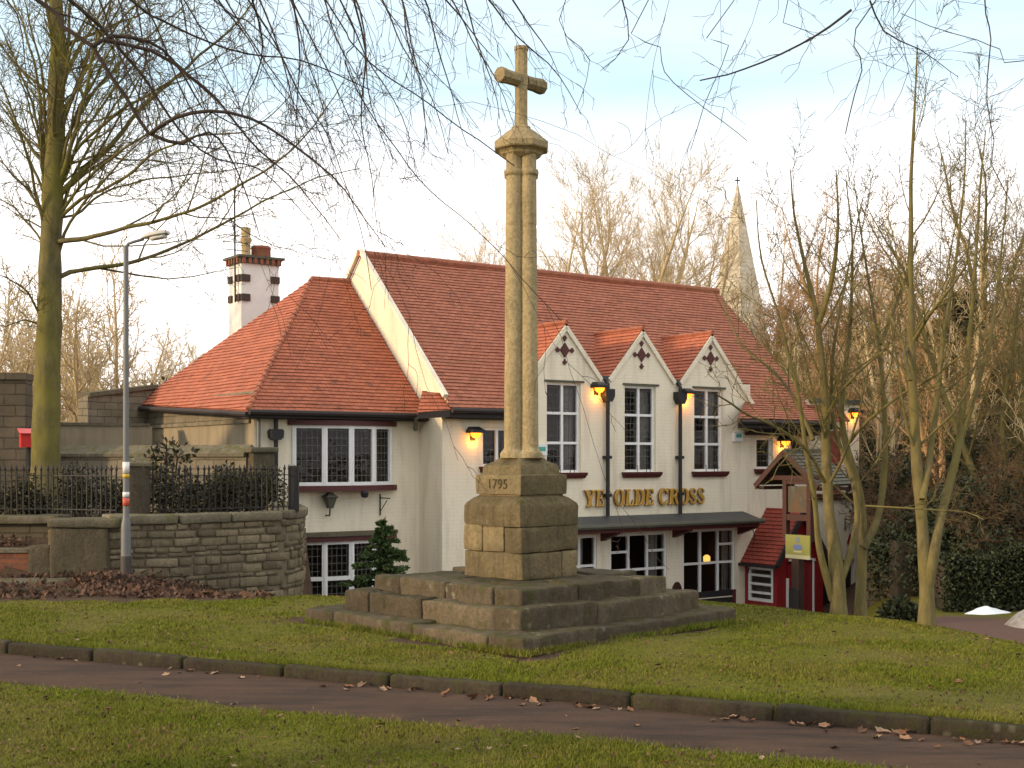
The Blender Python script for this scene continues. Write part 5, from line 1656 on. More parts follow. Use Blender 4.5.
mb=MB(); mb.loft([sq for sq in [[(x+r*math.cos(a+.25),17.12+r*math.sin(a+.25),z) for a in [math.pi/4+math.pi/2*i for i in range(4)]] for z,r in ((1.49,.22),(1.53,.225),(1.60,.12),(1.64,.02))]]); mb.build('cap',MAT['coping'],w)
# garden shrubs behind the railings
rn=random.Random(3)
for i,(px_,Y,lb) in enumerate(((175,18.3,'low leafy shrub behind the railing right of the square pier'),(215,18.8,'leafy shrub behind the middle of the right-hand railing'),(243,19.3,'dark leafy shrub behind the right end of the railing'),(95,18.6,'low leafy shrub behind the left-hand railing'),(20,18.8,'dark leafy shrub behind the railing at the far left'))):
    x=PX(px_,Y); bl=[((rn.uniform(-.45,.45),rn.uniform(-.2,.2),rn.uniform(.25,.75)),rn.uniform(.22,.36)) for k in range(7)]
    bush('garden_shrub',x,Y,bl,MAT['hedge'],3000,.06,140+i,lb,'shrub','shrubs behind the railings',z=.5)
x=PX(165,20.5)
bush('spiky_plant',x,20.5,[((-.15,0,1.05),.25),((.2,0,1.1),.28),((0,.1,1.25),.2)],MAT['hedge'],190,.10,150,'sparse spiky plant against the low coped wall','shrub',z=.5,drop=-.3)
# low coped boundary wall and its pier
A_=(-4.62,22.5); B_=(-10.4,25.4)
mb=MB(); strip_wall(mb,along([A_,B_],.3),.1,1.62,.34,.015,7)
w=tag(mb.build('boundary_wall',MAT['stone_side']),'low garden wall with sloping coping before the rendered pub side','garden wall')
mb=MB(); d=Vector((B_[0]-A_[0],B_[1]-A_[1],0)).normalized(); s=Vector((d.y,-d.x,0)); a=Vector((*A_,0)); b=Vector((*B_,0))
mb.loft([[p+s*.24+Vector((0,0,1.624)),p+s*.24+Vector((0,0,1.68)),p+Vector((0,0,1.84)),p-s*.24+Vector((0,0,1.68)),p-s*.24+Vector((0,0,1.624))] for p in (a,b)])
mb.build('coping',MAT['coping'],w)
mb=MB(); rough_box(mb,(-4.48,22.45,.70),(.40,.46,2.0),.55,.02,.008,.08,seed=41)
w=tag(mb.build('stone_pier',MAT['pier'],smooth=True),'stone pier with flat cap at the corner of the pub wing','stone pier')
mb=MB(); rough_box(mb,(-4.48,22.45,1.74),(.52,.58,.10),.55,.03,.006,.08,seed=42); mb.build('cap',MAT['coping'],w,True)
# weathered stone outbuilding wall left of the pub
A_=Vector((PX(152,29.6),29.6,0)); B_=Vector((PX(83,28.0),28.0,0))
mb=MB(); strip_wall(mb,along([(A_.x,A_.y),(B_.x,B_.y)],.3),.3,lambda p:2.95+.28*(p.x-B_.x)/(A_.x-B_.x),.35,.015,11)
w=tag(mb.build('yard_wall',MAT['stone_side']),'tall weathered stone wall joining the left side of the pub','stone wall')
mb=MB(); zz=lambda p:2.97+.28*(p.x-B_.x)/(A_.x-B_.x)
mb.beam(A_+Vector((0,0,zz(A_)+.02)),B_+Vector((0,0,zz(B_)+.02)),.46,.09); mb.build('coping',MAT['coping'],w)
mb=MB(); strip_wall(mb,along([(PX(150,27.4),27.4),(PX(40,26.2),26.2)],.3),.3,2.28,.3,.01,12)
w=tag(mb.build('yard_wall',MAT['render']),'lower stained rendered wall between the mossy tree and the pub','rendered wall')
mb=MB(); mb.beam((PX(148,27.4),27.38,2.31),(PX(41,26.2),26.2,2.31),.36,.06); mb.build('coping',MAT['coping'],w)
# dark stone wall at the far left, carrying on out of view
mb=MB(); strip_wall(mb,along([(PX(29,23.5),23.5),(-16,22.6)],.3),.2,3.05,.5,.02,15)
w=tag(mb.build('tall_wall',MAT['stone_dark']),'tall dark coursed stone wall behind the mossy tree at far left','stone wall')
mb=MB(); mb.beam((PX(30,23.5),23.5,3.10),(-16,22.6,3.10),.62,.12); mb.build('coping',MAT['stone_dark'],w)
# red box
x=PX(29,21.3)
rb=empty('red_box',(x,21.3,.5),.5,'small red box on a short post beside the mossy tree trunk','box')
mb=MB(); mb.loft([[(-.14,-.11,z),(.14,-.11,z),(.14,.11,z),(-.14,.11,z)] for z in (1.28,1.5)]+[[(-.14,-.11,1.50),(.14,-.11,1.50),(.14,.11,1.56),(-.14,.11,1.56)]]); mb.build('body',MAT['redbox'],rb)
mb=MB(); mb.mesh([(-.17,-.15,1.50),(.17,-.15,1.50),(.17,.14,1.585),(-.17,.14,1.585),(-.17,-.15,1.515),(.17,-.15,1.515),(.17,.14,1.60),(-.17,.14,1.60)],[(0,3,2,1),(4,5,6,7),(0,1,5,4),(1,2,6,5),(2,3,7,6),(3,0,4,7)]); mb.build('lid',MAT['redbox'],rb)
mb=MB(); mb.tube([(0,.05,-.2),(0,.05,1.3)],.03,6); mb.build('post',MAT['iron'],rb)

# street lamp
YL=16.3; lx=PX(126,YL); lz=Tz(lx,YL)
sl=empty('street_lamp',(lx,YL,lz),0,'grey steel street lamp post with stickers in front of the stone wall','street lamp')
HT=EYE+(HZ-246)/F*YL-lz
Z=lambda y: EYE+(HZ-y)/F*YL-lz
mb=MB(); mb.lathe([(.066,Z(556)),(.064,Z(530)),(.060,Z(524)),(.045,Z(519)),(.040,Z(515)),(.036,Z(380)),(.034,HT)],12); mb.build('pole',MAT['steel'],sl,True,angle=45)
mb=MB(); mb.lathe([(.070,-.1),(.070,Z(556))],12); mb.build('base',MAT['dkgrey'],sl,True,angle=45)
for y0,y1,mt,lb in ((462,473,'sticker','white notice sticker'),(474,478,'stickyel','yellow number sticker'),(492,497,'sticker','small white sticker'),(498,506,'stickred','red and white sticker'),):
    mb=MB(); mb.lathe([(.0435,Z(y1)),(.0435,Z(y0))],12); mb.build('sticker',MAT[mt],sl,True)['label']=lb
mb=MB(); mb.tube([(0,0,HT-.02),(.03,0,HT+.03),(.10,-.02,HT+.05),(.24,-.05,HT+.08)],.020,7); mb.build('arm',MAT['steel'],sl,True)
hd=MB(); rg=[]
d=Vector((1,-.22,.14)).normalized(); sd=Vector((.22,1,0)).normalized(); upv=d.cross(sd); upv=upv if upv.z>0 else -upv
o_=Vector((.22,-.045,HT+.075))
for f,w_,h_ in ((0,.025,.02),(.06,.06,.045),(.14,.085,.06),(.26,.09,.062),(.34,.075,.05),(.38,.04,.03)):
    rg.append([o_+d*f+sd*(w_*math.cos(a))+upv*(h_*math.sin(a)*(1 if math.sin(a)>0 else .35)+.015) for a in [2*math.pi*i/14 for i in range(14)]])
hd.loft(rg); h=hd.build('lamp_head',MAT['lamphead'],sl,True,angle=40)
mb=MB(); rg=[]
for f,w_ in ((.13,.05),(.20,.065),(.30,.06),(.335,.045)):
    rg.append([o_+d*f+sd*(w_*math.cos(a))+upv*(.028*math.sin(a)-.012) for a in [2*math.pi*i/12 for i in range(12)]])
mb.loft(rg); mb.build('lens',MAT['sticker'],h,True)

# ================================================================== pub sign, furniture
ps=empty('pub_sign',(W(788,500,27).x,27,-2.95),PR,'roofed timber pub sign with hanging picture and lime board before the porch','sign')
z0=2.95
GZ=lambda y: EYE+(HZ-y)/F*27+z0
za=GZ(451); ze=GZ(482)
mb=MB()
for y_ in (-.72,.60):     # posts of the frame (local y = across the gable)
    pass
for y_ in (-.62,.05): mb.box(-.06,.06,y_-.055,y_+.055,GZ(536),GZ(478))
mb.box(-.05,.05,-.565,-.005,GZ(520),GZ(514)); mb.box(-.05,.05,-.565,-.005,GZ(484),GZ(480))
mb.box(-.07,.07,-.86,.74,GZ(480),GZ(475.5))
fr_=mb.build('frame',MAT['timber'],ps)
mb=MB(); mb.box(-.09,.09,-.38,-.18,-.1,GZ(534)); mb.box(-.058,.058,-.66,.09,GZ(540),GZ(536)-.002)
mb.build('post',MAT['brownpost'],ps)
mb=MB()
tiled(mb,[(-.16,-.06,za),(.95,-.06,za),(.95,-.98,ze-.05),(-.16,-.98,ze-.05)])
tiled(mb,[(-.16,-.06,za),(.95,-.06,za),(.95,.74,ze-.05),(-.16,.74,ze-.05)])
mb.tube([(-.18,-.06,za+.02),(.97,-.06,za+.02)],.04,6)
sr=mb.build('sign_roof',MAT['slate_green'],ps)
mb=MB()
for sg,ye in ((1,.76),(-1,-1.0)):
    mb.beam((-.20,-.06,za-.03),(-.20,ye,ze-.10),.05,.11); mb.beam((.9,-.06,za-.05),(.9,ye,ze-.12),.05,.09)
mb.build('bargeboard',MAT['timber'],sr)
mb=MB()
for y_ in (-.9,-.7,.6,.8): mb.box(-.14,.9,y_-.03,y_+.03,ze-.17,ze-.10)
mb.build('rafter_foot',MAT['timber'],sr)
mb=MB(); mb.mesh([(.5,-.95,ze-.05),(.5,.83,ze-.05),(.5,-.06,za-.05)],[(0,1,2)]); mb.build('gable_infill',MAT['soffit'],sr)
mb=MB(); mb.box(-.02,.02,-.55,-.02,GZ(512),GZ(486)); mb.build('picture_board',MAT['picture'],ps)
pr_=mb
bd=MB(); bd.box(-.10,-.065,-.69,-.02,GZ(553.6),GZ(534)); o=bd.build('notice_board',MAT['signgreen'],ps)
o.rotation_euler=(0,0,0)
mb=MB(); mb.box(-.102,-.063,-.69,-.02,GZ(557.5),GZ(553.7)); mb.build('pale_strip',MAT['signpale'],o)
mb=MB()
mb.loft([[(e,-.36+.13*math.cos(a),GZ(546)+.06*math.sin(a)) for a in [2*math.pi*i/16 for i in range(16)]] for e in (-.104,-.10)])
for k in range(3): mb.box(-.104,-.10,-.42,-.30,GZ(537.2+k*2),GZ(536.2+k*2))
mb.build('emblem',MAT['signblue'],o)
mb=MB(); mb.box(-.104,-.10,-.47,-.25,GZ(551.3),GZ(549.6)); mb.build('pale_bar',MAT['signpale'],o)
mb=MB(); mb.box(-.13,-.10,-.42,-.14,GZ(614),GZ(587)); mb.build('dark_panel',MAT['black'],ps)

# garden bench and chair by the big window
def onpub(u,v): 
    return (2.98+.816*u-.578*v, 29+.578*u+.816*v)
x,y=onpub(1.32,-1.15); gz=Tz(x,y)
be=empty('garden_bench',(x,y,gz),PR,'dark red garden bench with black back rest under the big window','bench')
mb=MB()
for i in range(4): mb.box(-.75,.75,-.22+i*.115,-.12+i*.115,.43,.46)
mb.build('seat',MAT['maroon'],be)
mb=MB()
for i in range(3): mb.box(-.75,.75,.235,.26,.62+i*.17,.76+i*.17)
mb.build('backrest',MAT['black'],be)
for sx in (-.68,.68):
    for yy,h in ((-.18,.43),(.215,1.1)):
        mb=MB(); mb.box(sx-.035,sx+.035,yy-.035,yy+.015,0,h); mb.build('leg',MAT['maroon'],be)
    mb=MB(); mb.box(sx-.035,sx+.035,-.22,.18,.66,.70); mb.build('armrest',MAT['maroon'],be)
x,y=onpub(.60,-.75); gz=Tz(x,y)
chh=empty('round_back_chair',(x,y,gz),PR+.3,'red round-backed chair between the two wide pub windows','chair')
mb=MB(); mb.lathe([(.21,.45),(.22,.47),(.21,.49)],16); mb.build('seat',MAT['maroon'],chh)
mb=MB(); n=16
mb.loft([[(.22*math.cos(a),e,1.06+.27*math.sin(a)) for a in [2*math.pi*i/n for i in range(n)]] for e in (.17,.20)]); mb.build('backrest',MAT['timber'],chh)
for a in range(4):
    mb=MB(); aa=a*math.pi/2+.785; mb.tube([(.17*math.cos(aa),.17*math.sin(aa),.45),(.22*math.cos(aa),.22*math.sin(aa),0)],.016,6); mb.build('leg',MAT['iron'],chh)
for sx in (-.12,.12):
    mb=MB(); mb.tube([(sx,.18,.47),(sx,.185,.92)],.014,6); mb.build('back_post',MAT['iron'],chh)

# church spire far behind
YS=105.0; sx=PX(737.5,YS)
chu=empty('church',(sx,YS,0),.35,'pale stone church spire rising behind the right end of the pub roof','church')
ztop=EYE+(HZ-184)/F*YS
mb=MB(); mb.lathe([(2.95,9.5),(.06,ztop)],8,rot=R8); 
sp_=mb.build('spire',MAT['spire'],chu)
mb=MB(); mb.lathe([(.05,ztop-.1),(.05,ztop+.6)],5); mb.box(-.25,.25,-.04,.04,ztop+.25,ztop+.34); mb.build('finial',MAT['iron'],sp_)
for k in range(4):
    a=k*math.pi/2; mb=MB()
    c_=Vector((math.cos(a),math.sin(a),0)); s_=Vector((-math.sin(a),math.cos(a),0))
    for zz,w_,hh,rr2 in ((11.0,.42,1.5,2.5),):
        P=[c_*rr2+s_*w_+Vector((0,0,zz)),c_*rr2+s_*w_+Vector((0,0,zz+hh)),c_*rr2+Vector((0,0,zz+hh+.8)),c_*rr2-s_*w_+Vector((0,0,zz+hh)),c_*rr2-s_*w_+Vector((0,0,zz))]
        Q=[p-c_*1.2 for p in P]; mb.loft([Q,P])
    mb.build('lucarne',MAT['spire'],sp_)
mb=MB(); mb.box(-2.8,2.8,-2.8,2.8,-1,9.4); mb.box(-3.0,3.0,-3.0,3.0,9.2,9.6); mb.build('tower',MAT['spire'],chu)
mb=MB(); tiled(mb,[(2.8,-3.2,4.5),(16,-3.2,4.5),(16,0,8),(2.8,0,8)],.4,.03); mb.box(2.81,16,-3,3,-1,4.4); tiled(mb,[(2.8,3.2,4.5),(16,3.2,4.5),(16,0,8),(2.8,0,8)],.4,.03); mb.build('nave',MAT['spire'],chu)

# old stone wall under the trees, and snow
mb=MB(); strip_wall(mb,along([(PX(862,27.2),27.2),(PX(945,26.4),26.4)],.25),-2.9,lambda p:-.25+.12*math.sin(p.x*3),.4,.05,21)
w=tag(mb.build('old_wall',MAT['stone_dark']),'dark old stone wall under the trees right of the pub','stone wall')
mb=MB(); rough_box(mb,(PX(902,25.9),25.9,-1.4),(.42,.42,2.6),.1,.03,.02,.08,seed=51); mb.build('buttress',MAT['pier_dark'],w,True)
rs=np.random.RandomState(8); n=2600; xx=rs.uniform(PX(866,27),PX(945,26.4),n); 
p=np.stack([xx,26.95-.02*(xx-8)+rs.normal(0,.12,n)-.15,rs.rand(n)**.6*1.5-1.5],1); 
leafmesh('ivy',MAT['ivy'],w,p,np.tile([0,-.9,-.2],(n,1)),.10,rs,.4)
def heap(name,cx,cy,rx,ry,h,mat,label,cat,seed,rz=0.0):
    z=Tz(cx,cy); mb=MB(); n=30; m_=12; V=[];Fc=[]
    for j in range(m_+1):
        f=j/m_
        for i in range(n):
            a=2*math.pi*i/n
            k=1+.28*noise.noise(Vector((math.cos(a)*1.4+seed,math.sin(a)*1.4,0)))
            x=rx*f*k*math.cos(a); y=ry*f*k*math.sin(a)
            zz=h*(1-f**1.5)+h*.6*noise.noise(Vector((x*2.2+seed,y*2.2,1)))*(1-f)+h*.2*noise.noise(Vector((x*7+seed,y*7,1)))*(1-f**3)-.05*f
            V.append((x,y,zz))
    for j in range(m_):
        for i in range(n):
            Fc.append((j*n+i,j*n+(i+1)%n,(j+1)*n+(i+1)%n,(j+1)*n+i))
    mb.mesh(V,Fc)
    o=mb.build(name,mat,None,True,(cx,cy,z)); o.rotation_euler=(0,0,rz)
    return tag(o,label,cat)
heap('snow_heap',PX(1036,21.2),21.2,.60,.4,.40,MAT['snow'],'heap of dirty grey snow beside the lower path at the right','snow heap',3)
heap('snow_patch',PX(988,22.9),22.9,.55,.3,.12,MAT['snow_clean'],'thin strip of clean white snow on grass before the ivy hedge','snow patch',9,.25)

# ================================================================== overhanging branches in front
def over(name,base,label,trunk,limbs,sp,seed):
    rn=random.Random(seed); root=empty(name,base,0,label,'tree'); b=Vector(base)
    tt=Tubes(); cc=Tubes()
    P=wob(catmull([Vector(p)-b for p in trunk],.25),.03,1,seed); n=len(P)
    tt.add(P,[.26-.16*i/n for i in range(n)],12)
    for ctrl,r0,r1,lv in limbs:
        P=wob(catmull([Vector(c)-b for c in ctrl],.09),.018,3.5,seed+1); n=len(P)
        cc.add(P,[r0+(r1-r0)*(i/(n-1))**.8 for i in range(n)],6)
        sprout(cc,P,[r0,r1],lv,sp,rn)
    tt.build('trunk',MAT['bark_dark'],root); cc.build('crown',MAT['bark_dark'],root)
    return root
YO=7.0
def O(pts,r0,r1,dY=0.0,lv=1,Y=YO,pre=None):
    P=pxpath(pts,Y,dY)
    if pre: P=[Vector(p) for p in pre]+P
    return (P,r0,r1,lv)
J1=(-5.6,5.2,4.6); J2=(-5.4,5.2,6.6); J3=(-5.3,5.3,7.4)
sp_o=Spec(n=(6,8,3,2),ln=(.4,.40,.45,.4),ang=(40,32,38,44),up=(0,-.13,-.10,-.06),jit=(.1,.16,.26,.34),maxl=4,minr=.0017,seg=8,rr=.45,lmin=.06,start=.06)
lim=[O(((30,-6),(62,28),(92,47),(125,95),(150,133),(185,143)),.026,.010,.2,1,pre=(J1,(-3.6,6.2,4.5))),
 O(((92,46),(115,37),(150,42),(175,62),(203,108)),.014,.004,.3),
 O(((105,40),(150,50),(190,78),(215,97),(260,150),(300,190),(340,240)),.012,.002,.5),
 O(((150,132),(175,118),(210,112),(250,120),(300,150),(345,190),(385,250)),.013,.002,-.3),
 O(((185,142),(210,132),(228,150),(245,190),(262,240)),.008,.002,.3,2),
 O(((200,-10),(245,20),(280,55),(300,95),(335,150),(360,230),(372,290)),.012,.002,.4,pre=(J2,(-3.2,5.9,5.3))),
 O(((290,-10),(300,60),(296,130),(305,200)),.007,.0015,.2,2),
 O(((318,-10),(350,40),(385,75),(430,105),(480,140),(515,165)),.013,.003,.3,pre=(J3,(-2.4,5.6,5.9))),
 O(((335,-10),(345,60),(375,120),(420,180),(470,225),(520,275),(560,320)),.012,.002,.5,pre=(J3,(-2.2,5.6,5.8))),
 O(((352,-10),(365,50),(362,120),(372,180),(380,250)),.007,.0015,.4,2),
 O(((375,-10),(410,45),(450,90),(480,130)),.007,.0015,.4,2,pre=((-2.0,5.6,5.6),)),
 O(((440,-10),(470,30),(498,62)),.006,.0015,.4,2),
 O(((505,-10),(540,40),(560,75)),.006,.0012,.4,2),
 O(((120,-10),(160,20),(230,50),(300,60),(370,90)),.014,.003,.9,pre=((-3.2,6.0,5.0),)),
 O(((60,-10),(130,60),(200,150),(260,170),(310,220)),.012,.002,1.2),
 O(((250,-10),(262,60),(240,120),(255,180)),.007,.0012,.8,2)]
rq_=random.Random(17)
for i in range(22):
    x0=95+i*18.5+rq_.uniform(-10,10); sx_=rq_.uniform(20,110); dn=rq_.uniform(120,225)*(1.1 if i<15 else .75)
    Y_=rq_.uniform(6.3,8.2)
    q_=[(x0-30,-60),(x0,-8),(x0+sx_*.35,dn*.3),(x0+sx_*.7+rq_.uniform(-8,8),dn*.65),(x0+sx_,dn)]
    lim.append(O(tuple(q_),.0075,.0017,rq_.uniform(-.3,.5),1,Y_))
over('overhanging_tree',(-5.7,5.1,-.1),'dark bare tree with drooping branches hanging in from the upper left','tree' and [(-5.7,5.1,-.3),(-5.65,5.1,2),(-5.5,5.2,5),(-5.3,5.3,8),(-5.2,5.3,10)],lim,sp_o,91)
K1=(6.3,5.6,6.6); K2=(6.2,5.6,7.6)
sp_q=Spec(n=(5,9,4,2),ln=(.4,.26,.36,.4),ang=(40,50,45,42),up=(0,-.06,-.03,-.03),jit=(.1,.2,.28,.3),maxl=4,minr=.0017,seg=6,rr=.5,lmin=.06,start=.08)
lim=[O(((880,-6),(862,70),(846,135)),.011,.003,.2,1,pre=(K1,(3.6,6.2,5.6))),
 O(((1000,-160),(985,-10),(990,40),(988,100),(994,140),(991,165),(1012,205)),.011,.003,.2,2,pre=(K1,(4.6,6.2,5.4))),
 O(((740,-10),(728,45),(705,105),(690,150)),.010,.002,.2,1,pre=(K2,(3.4,6.0,6.3))),
 O(((655,-10),(660,45),(665,70),(690,95),(720,120),(745,140)),.009,.002,.2,1,pre=(K2,(2.6,6.0,6.0))),
 O(((850,10),(800,45),(745,68),(700,82)),.008,.0035,-.2,2),
 O(((790,-10),(805,30),(825,35),(850,20)),.006,.0015,.3,1,pre=((2.6,6.1,5.0),)),
 O(((870,0),(885,30),(920,50),(960,75)),.006,.0015,.3,1),
 O(((1040,60),(1000,50),(975,40),(930,25),(900,12)),.009,.002,.3,1,pre=(K1,(4.2,6.5,4.4))),
 O(((920,-10),(905,40),(908,70),(890,110)),.006,.0015,.3,1,pre=((3.4,6.1,5.2),)),
 O(((570,-10),(590,60),(575,110)),.006,.0015,.3,1,pre=((1.4,6.1,5.2),)),
 O(((620,-10),(628,40),(600,70)),.006,.0015,.3,1)]
over('overhanging_tree',(6.6,5.4,-.15),'dark bare tree whose thin twigs hang in from the upper right',[(6.6,5.4,-.4),(6.55,5.4,2),(6.4,5.5,5),(6.25,5.6,8),(6.2,5.6,10)],lim,sp_q,92)

# ================================================================== ground cover
def blades(name,pts,h,w,rs,mat):
    n=len(pts)
    a=rs.uniform(0,2*np.pi,n); ln=rs.normal(0,.45,(n,2))
    wv=np.stack([np.cos(a),np.sin(a),np.zeros(n)],1)*w[:,None]
    tip=pts+np.stack([ln[:,0]*h,ln[:,1]*h,h],1)
    V=np.stack([pts-wv,pts+wv,tip],1).reshape(-1,3)
    me=bpy.data.meshes.new(name)
    me.vertices.add(3*n); me.vertices.foreach_set('co',V.ravel())
    me.loops.add(3*n); me.loops.foreach_set('vertex_index',np.arange(3*n,dtype=np.int32))
    me.polygons.add(n); me.polygons.foreach_set('loop_start',np.arange(0,3*n,3,dtype=np.int32))
    me.update(calc_edges=True); me.materials.append(mat)
    o=bpy.data.objects.new(name,me); COL.objects.link(o); o['kind']='stuff'; return o
rs=np.random.RandomState(77)
def keep(x,y,near):
    d=x*NX_+y*NY_
    if near: return d<6.92+.06*rs.randn(len(x))
    g,_=cover_far(x,y,T(x,y))
    cx=np.abs(x-.09)+np.abs(y-CY)
    return (d>8.19+.05*np.abs(rs.randn(len(x))))&(g>.5)&(cx>2.14)
N=640000
Y=5.6*np.exp(rs.rand(N)*math.log(17.5/5.6)); X=rs.uniform(-.47,.47,N)*Y+rs.uniform(-1.2,1.2,N)
d=X*NX_+Y*NY_
pn=np.array([noise.noise(Vector((a*1.1,b*1.1,3))) for a,b in zip(X[:N//2],Y[:N//2])])
pn=np.concatenate([pn,np.array([noise.noise(Vector((a*1.1,b*1.1,3))) for a,b in zip(X[N//2:],Y[N//2:])])])
patch=rs.rand(N)<np.clip(.85+.5*pn,.5,1)
bare=np.exp(-(((X-2.6)/1.1)**2+((Y-8.6-(.2*(2.6-X)))/.35)**2))
patch&=rs.rand(N)>bare*.85
near=(d<7.2)
ok=np.where(near,keep(X,Y,True),keep(X,Y,False))&patch&((d<7.2)|(d>8.1))
X,Y,d,pn=X[ok],Y[ok],d[ok],pn[ok]
Zg=np.where(d<7.2,-.055+bumps(X,Y,.012),T(X,Y)+bumps(X,Y,.02)*sst(8.25,8.6,d))
h=rs.uniform(.010,.028,len(X))*(1+.9*np.clip(pn,-.5,1))*(1+.5*(np.abs(d-8.25)<.1))
blades('grass',np.stack([X,Y,Zg-.004],1),h,.0016+.00042*Y*rs.uniform(.5,1.2,len(X)),rs,MAT['blade'])
# ragged grass hanging over the kerb and crowding the foot of the steps
n=26000; tq=rs.uniform(-9,4.5,n); w_=np.array([noise.noise(Vector((q_*1.3,2.2,0))) for q_ in tq])
kp=rs.rand(n)<np.clip(.45+1.5*w_,.05,1); tq=tq[kp]; n=len(tq)
dq=8.17+np.abs(rs.normal(0,.05,n)); xx=tq*DIRX+dq*NX_; yy=tq*DIRY+dq*NY_
P1=np.stack([xx,yy,np.full(n,-.02)],1); h1=rs.uniform(.03,.075,n)
n=9000; sa=rs.randint(0,2,n); f_=rs.uniform(-2.1,2.1,n); xx=.09+f_; yy=CY-(2.16-np.abs(f_))-np.abs(rs.normal(0,.05,n))
kp=rs.rand(n)<.5+.5*np.sin(f_*7)*np.sin(f_*3.1); xx=xx[kp]; yy=yy[kp]
P2=np.stack([xx,yy,T(xx,yy)],1); h2=rs.uniform(.02,.07,len(xx))
PP=np.concatenate([P1,P2]); blades('grass',PP,np.concatenate([h1,h2]),np.full(len(PP),.004),rs,MAT['blade'])

def leafgeo(rn,s):
    """curled dead leaf, lobed outline"""
    n=12; V=[(0,0,.012*s)]; 
    for i in range(n):
        a=2*math.pi*i/n; r=s*(.5+.12*math.cos(5*a)+.06*rn.random())*(1.25 if abs(math.cos(a))>.8 else .85)
        x=r*math.cos(a); y=r*math.sin(a)
        V.append((x,y,.012*s+abs(y)*.55*rn.uniform(.6,1.3)+.25*x*x/s*rn.uniform(.3,1.2)))
    return V,[(0,1+i,1+(i+1)%n) for i in range(n)]
rn=random.Random(12)
protos=[]
for k in range(4):
    mb=MB(); V,Fc=leafgeo(rn,.055); mb.mesh(V,Fc); protos.append(mb)
lm=[]
for k,c in enumerate(((.24,.14,.085),(.17,.085,.045),(.30,.20,.13),(.12,.065,.04))):
    lm.append(paint('dead_leaf_%s'%('tan','brown','pale','dark')[k],c,.8,.3,.15))
first={}
def lay_leaf(x,y,z,label,s,group):
    k=rn.randrange(4)
    if k not in first:
        o=protos[k].build('fallen_leaf',lm[k],None,True); first[k]=o
    else:
        o=first[k].copy(); COL.objects.link(o)
    o.location=(x,y,z+.004); o.rotation_euler=(rn.gauss(0,.25),rn.gauss(0,.25),rn.random()*6.28); o.scale=(s,s,s)
    tag(o,label,'leaf',group)
for i in range(95):
    cl=[-3.4,-2.2,-1.5,.0,.9,1.3][rn.randrange(6)]
    t=rn.uniform(-8.6,3.2) if rn.random()<.45 else cl*1.0-1.6+rn.gauss(0,.35)
    dd_=8.06-abs(rn.gauss(0,.10))
    lay_leaf(t*DIRX+dd_*NX_,t*DIRY+dd_*NY_,-.085,'curled brown dead leaf lying on the path against the kerb',rn.uniform(.5,1.15),'dead leaves along the kerb')
for i in range(26):
    t=rn.uniform(-8,3.4); dd_=rn.uniform(6.95,7.9)
    lay_leaf(t*DIRX+dd_*NX_,t*DIRY+dd_*NY_,-.083,'dead leaf lying out in the open on the reddish path',rn.uniform(.35,.8),'dead leaves scattered on the path')
for i in range(85):
    x=rn.uniform(-4.4,4.2); y=rn.uniform(8.6,13.2); 
    if x*NX_+y*NY_<8.4 or abs(x-.09)+abs(y-CY)<2.2: continue
    lay_leaf(x,y,Tz(x,y)+float(bumps(np.array([x]),np.array([y]))[0])+.02,'dead leaf lying on the grass of the mound around the cross',rn.uniform(.35,.8),'dead leaves on the mound grass')
for i in range(130):
    y=rn.uniform(6.2,9.6); x=rn.uniform(-.42,.3)*y
    if x*NX_+y*NY_>6.85: continue
    lay_leaf(x,y,-.03,'dead leaf lying on the strip of lawn nearest the viewer',rn.uniform(.3,.7),'dead leaves on the near lawn')
# deep leaf litter along the foot of the left wall
n=9000
x=rs.uniform(-9.2,-2.8,n); y=rs.uniform(14.3,17.6,n)
pl=np.interp(x,[-9.3,-6.2,-5.3,-4.4,-3.5,-2.9],[17.3,17.2,16.3,16.9,17.5,18])
ok=(y<pl)&~((x<-5.5)&(y>15.4)&(y<16.1)&(rs.rand(n)<.93))&~((x<-5.9)&(y>16.35))&(y>14.35+.1*np.sin(x*5)+.4*(x<-6)*rs.rand(n)); x,y=x[ok],y[ok]
z=T(x,y)+bumps(x,y,.02)+.01+.02*rs.rand(len(x))+.10*np.clip(1-(np.interp(x,[-9.3,-6.2,-5.3,-4.4,-3.5,-2.9],[17.3,17.2,16.3,16.9,17.5,18])-y)/.7,0,1)*rs.rand(len(x))
o=leafmesh('leaf_litter',MAT['litter'],None,np.stack([x,y,z],1),np.tile([0,0,.1],(len(x),1)),.075,rs,.0); o['kind']='stuff'
# small leaf scraps and twigs strewn through both lawns
n=5200; yy=6*np.exp(rs.rand(n)*math.log(15/6)); xx=rs.uniform(-.48,.48,n)*yy; dq=xx*NX_+yy*NY_
ok=((dq<6.9)|(dq>8.25))&~((np.abs(xx-.09)+np.abs(yy-CY)<2.15)); xx,yy,dq=xx[ok],yy[ok],dq[ok]
z=np.where(dq<7.2,-.045+bumps(xx,yy,.012),T(xx,yy)+bumps(xx,yy,.02)+.012)
o=leafmesh('leaf_litter',MAT['litter'],None,np.stack([xx,yy,z],1),np.tile([0,0,.1],(len(xx),1)),.030,rs,.0); o['kind']='stuff'
# leaf litter in the planter
n=900; x=rs.uniform(-8.6,-6.5,n); y=rs.uniform(16.75,17.3,n); z=.40+.1*rs.rand(n)
o=leafmesh('leaf_litter',MAT['litter'],None,np.stack([x,y,z],1),np.tile([0,0,.1],(n,1)),.08,rs); o['kind']='stuff'
mb=MB(); mb.box(-8.7,-6.4,16.68,17.36,-.3,.42); tag(mb.build('soil',MAT['ground']),kind='structure')

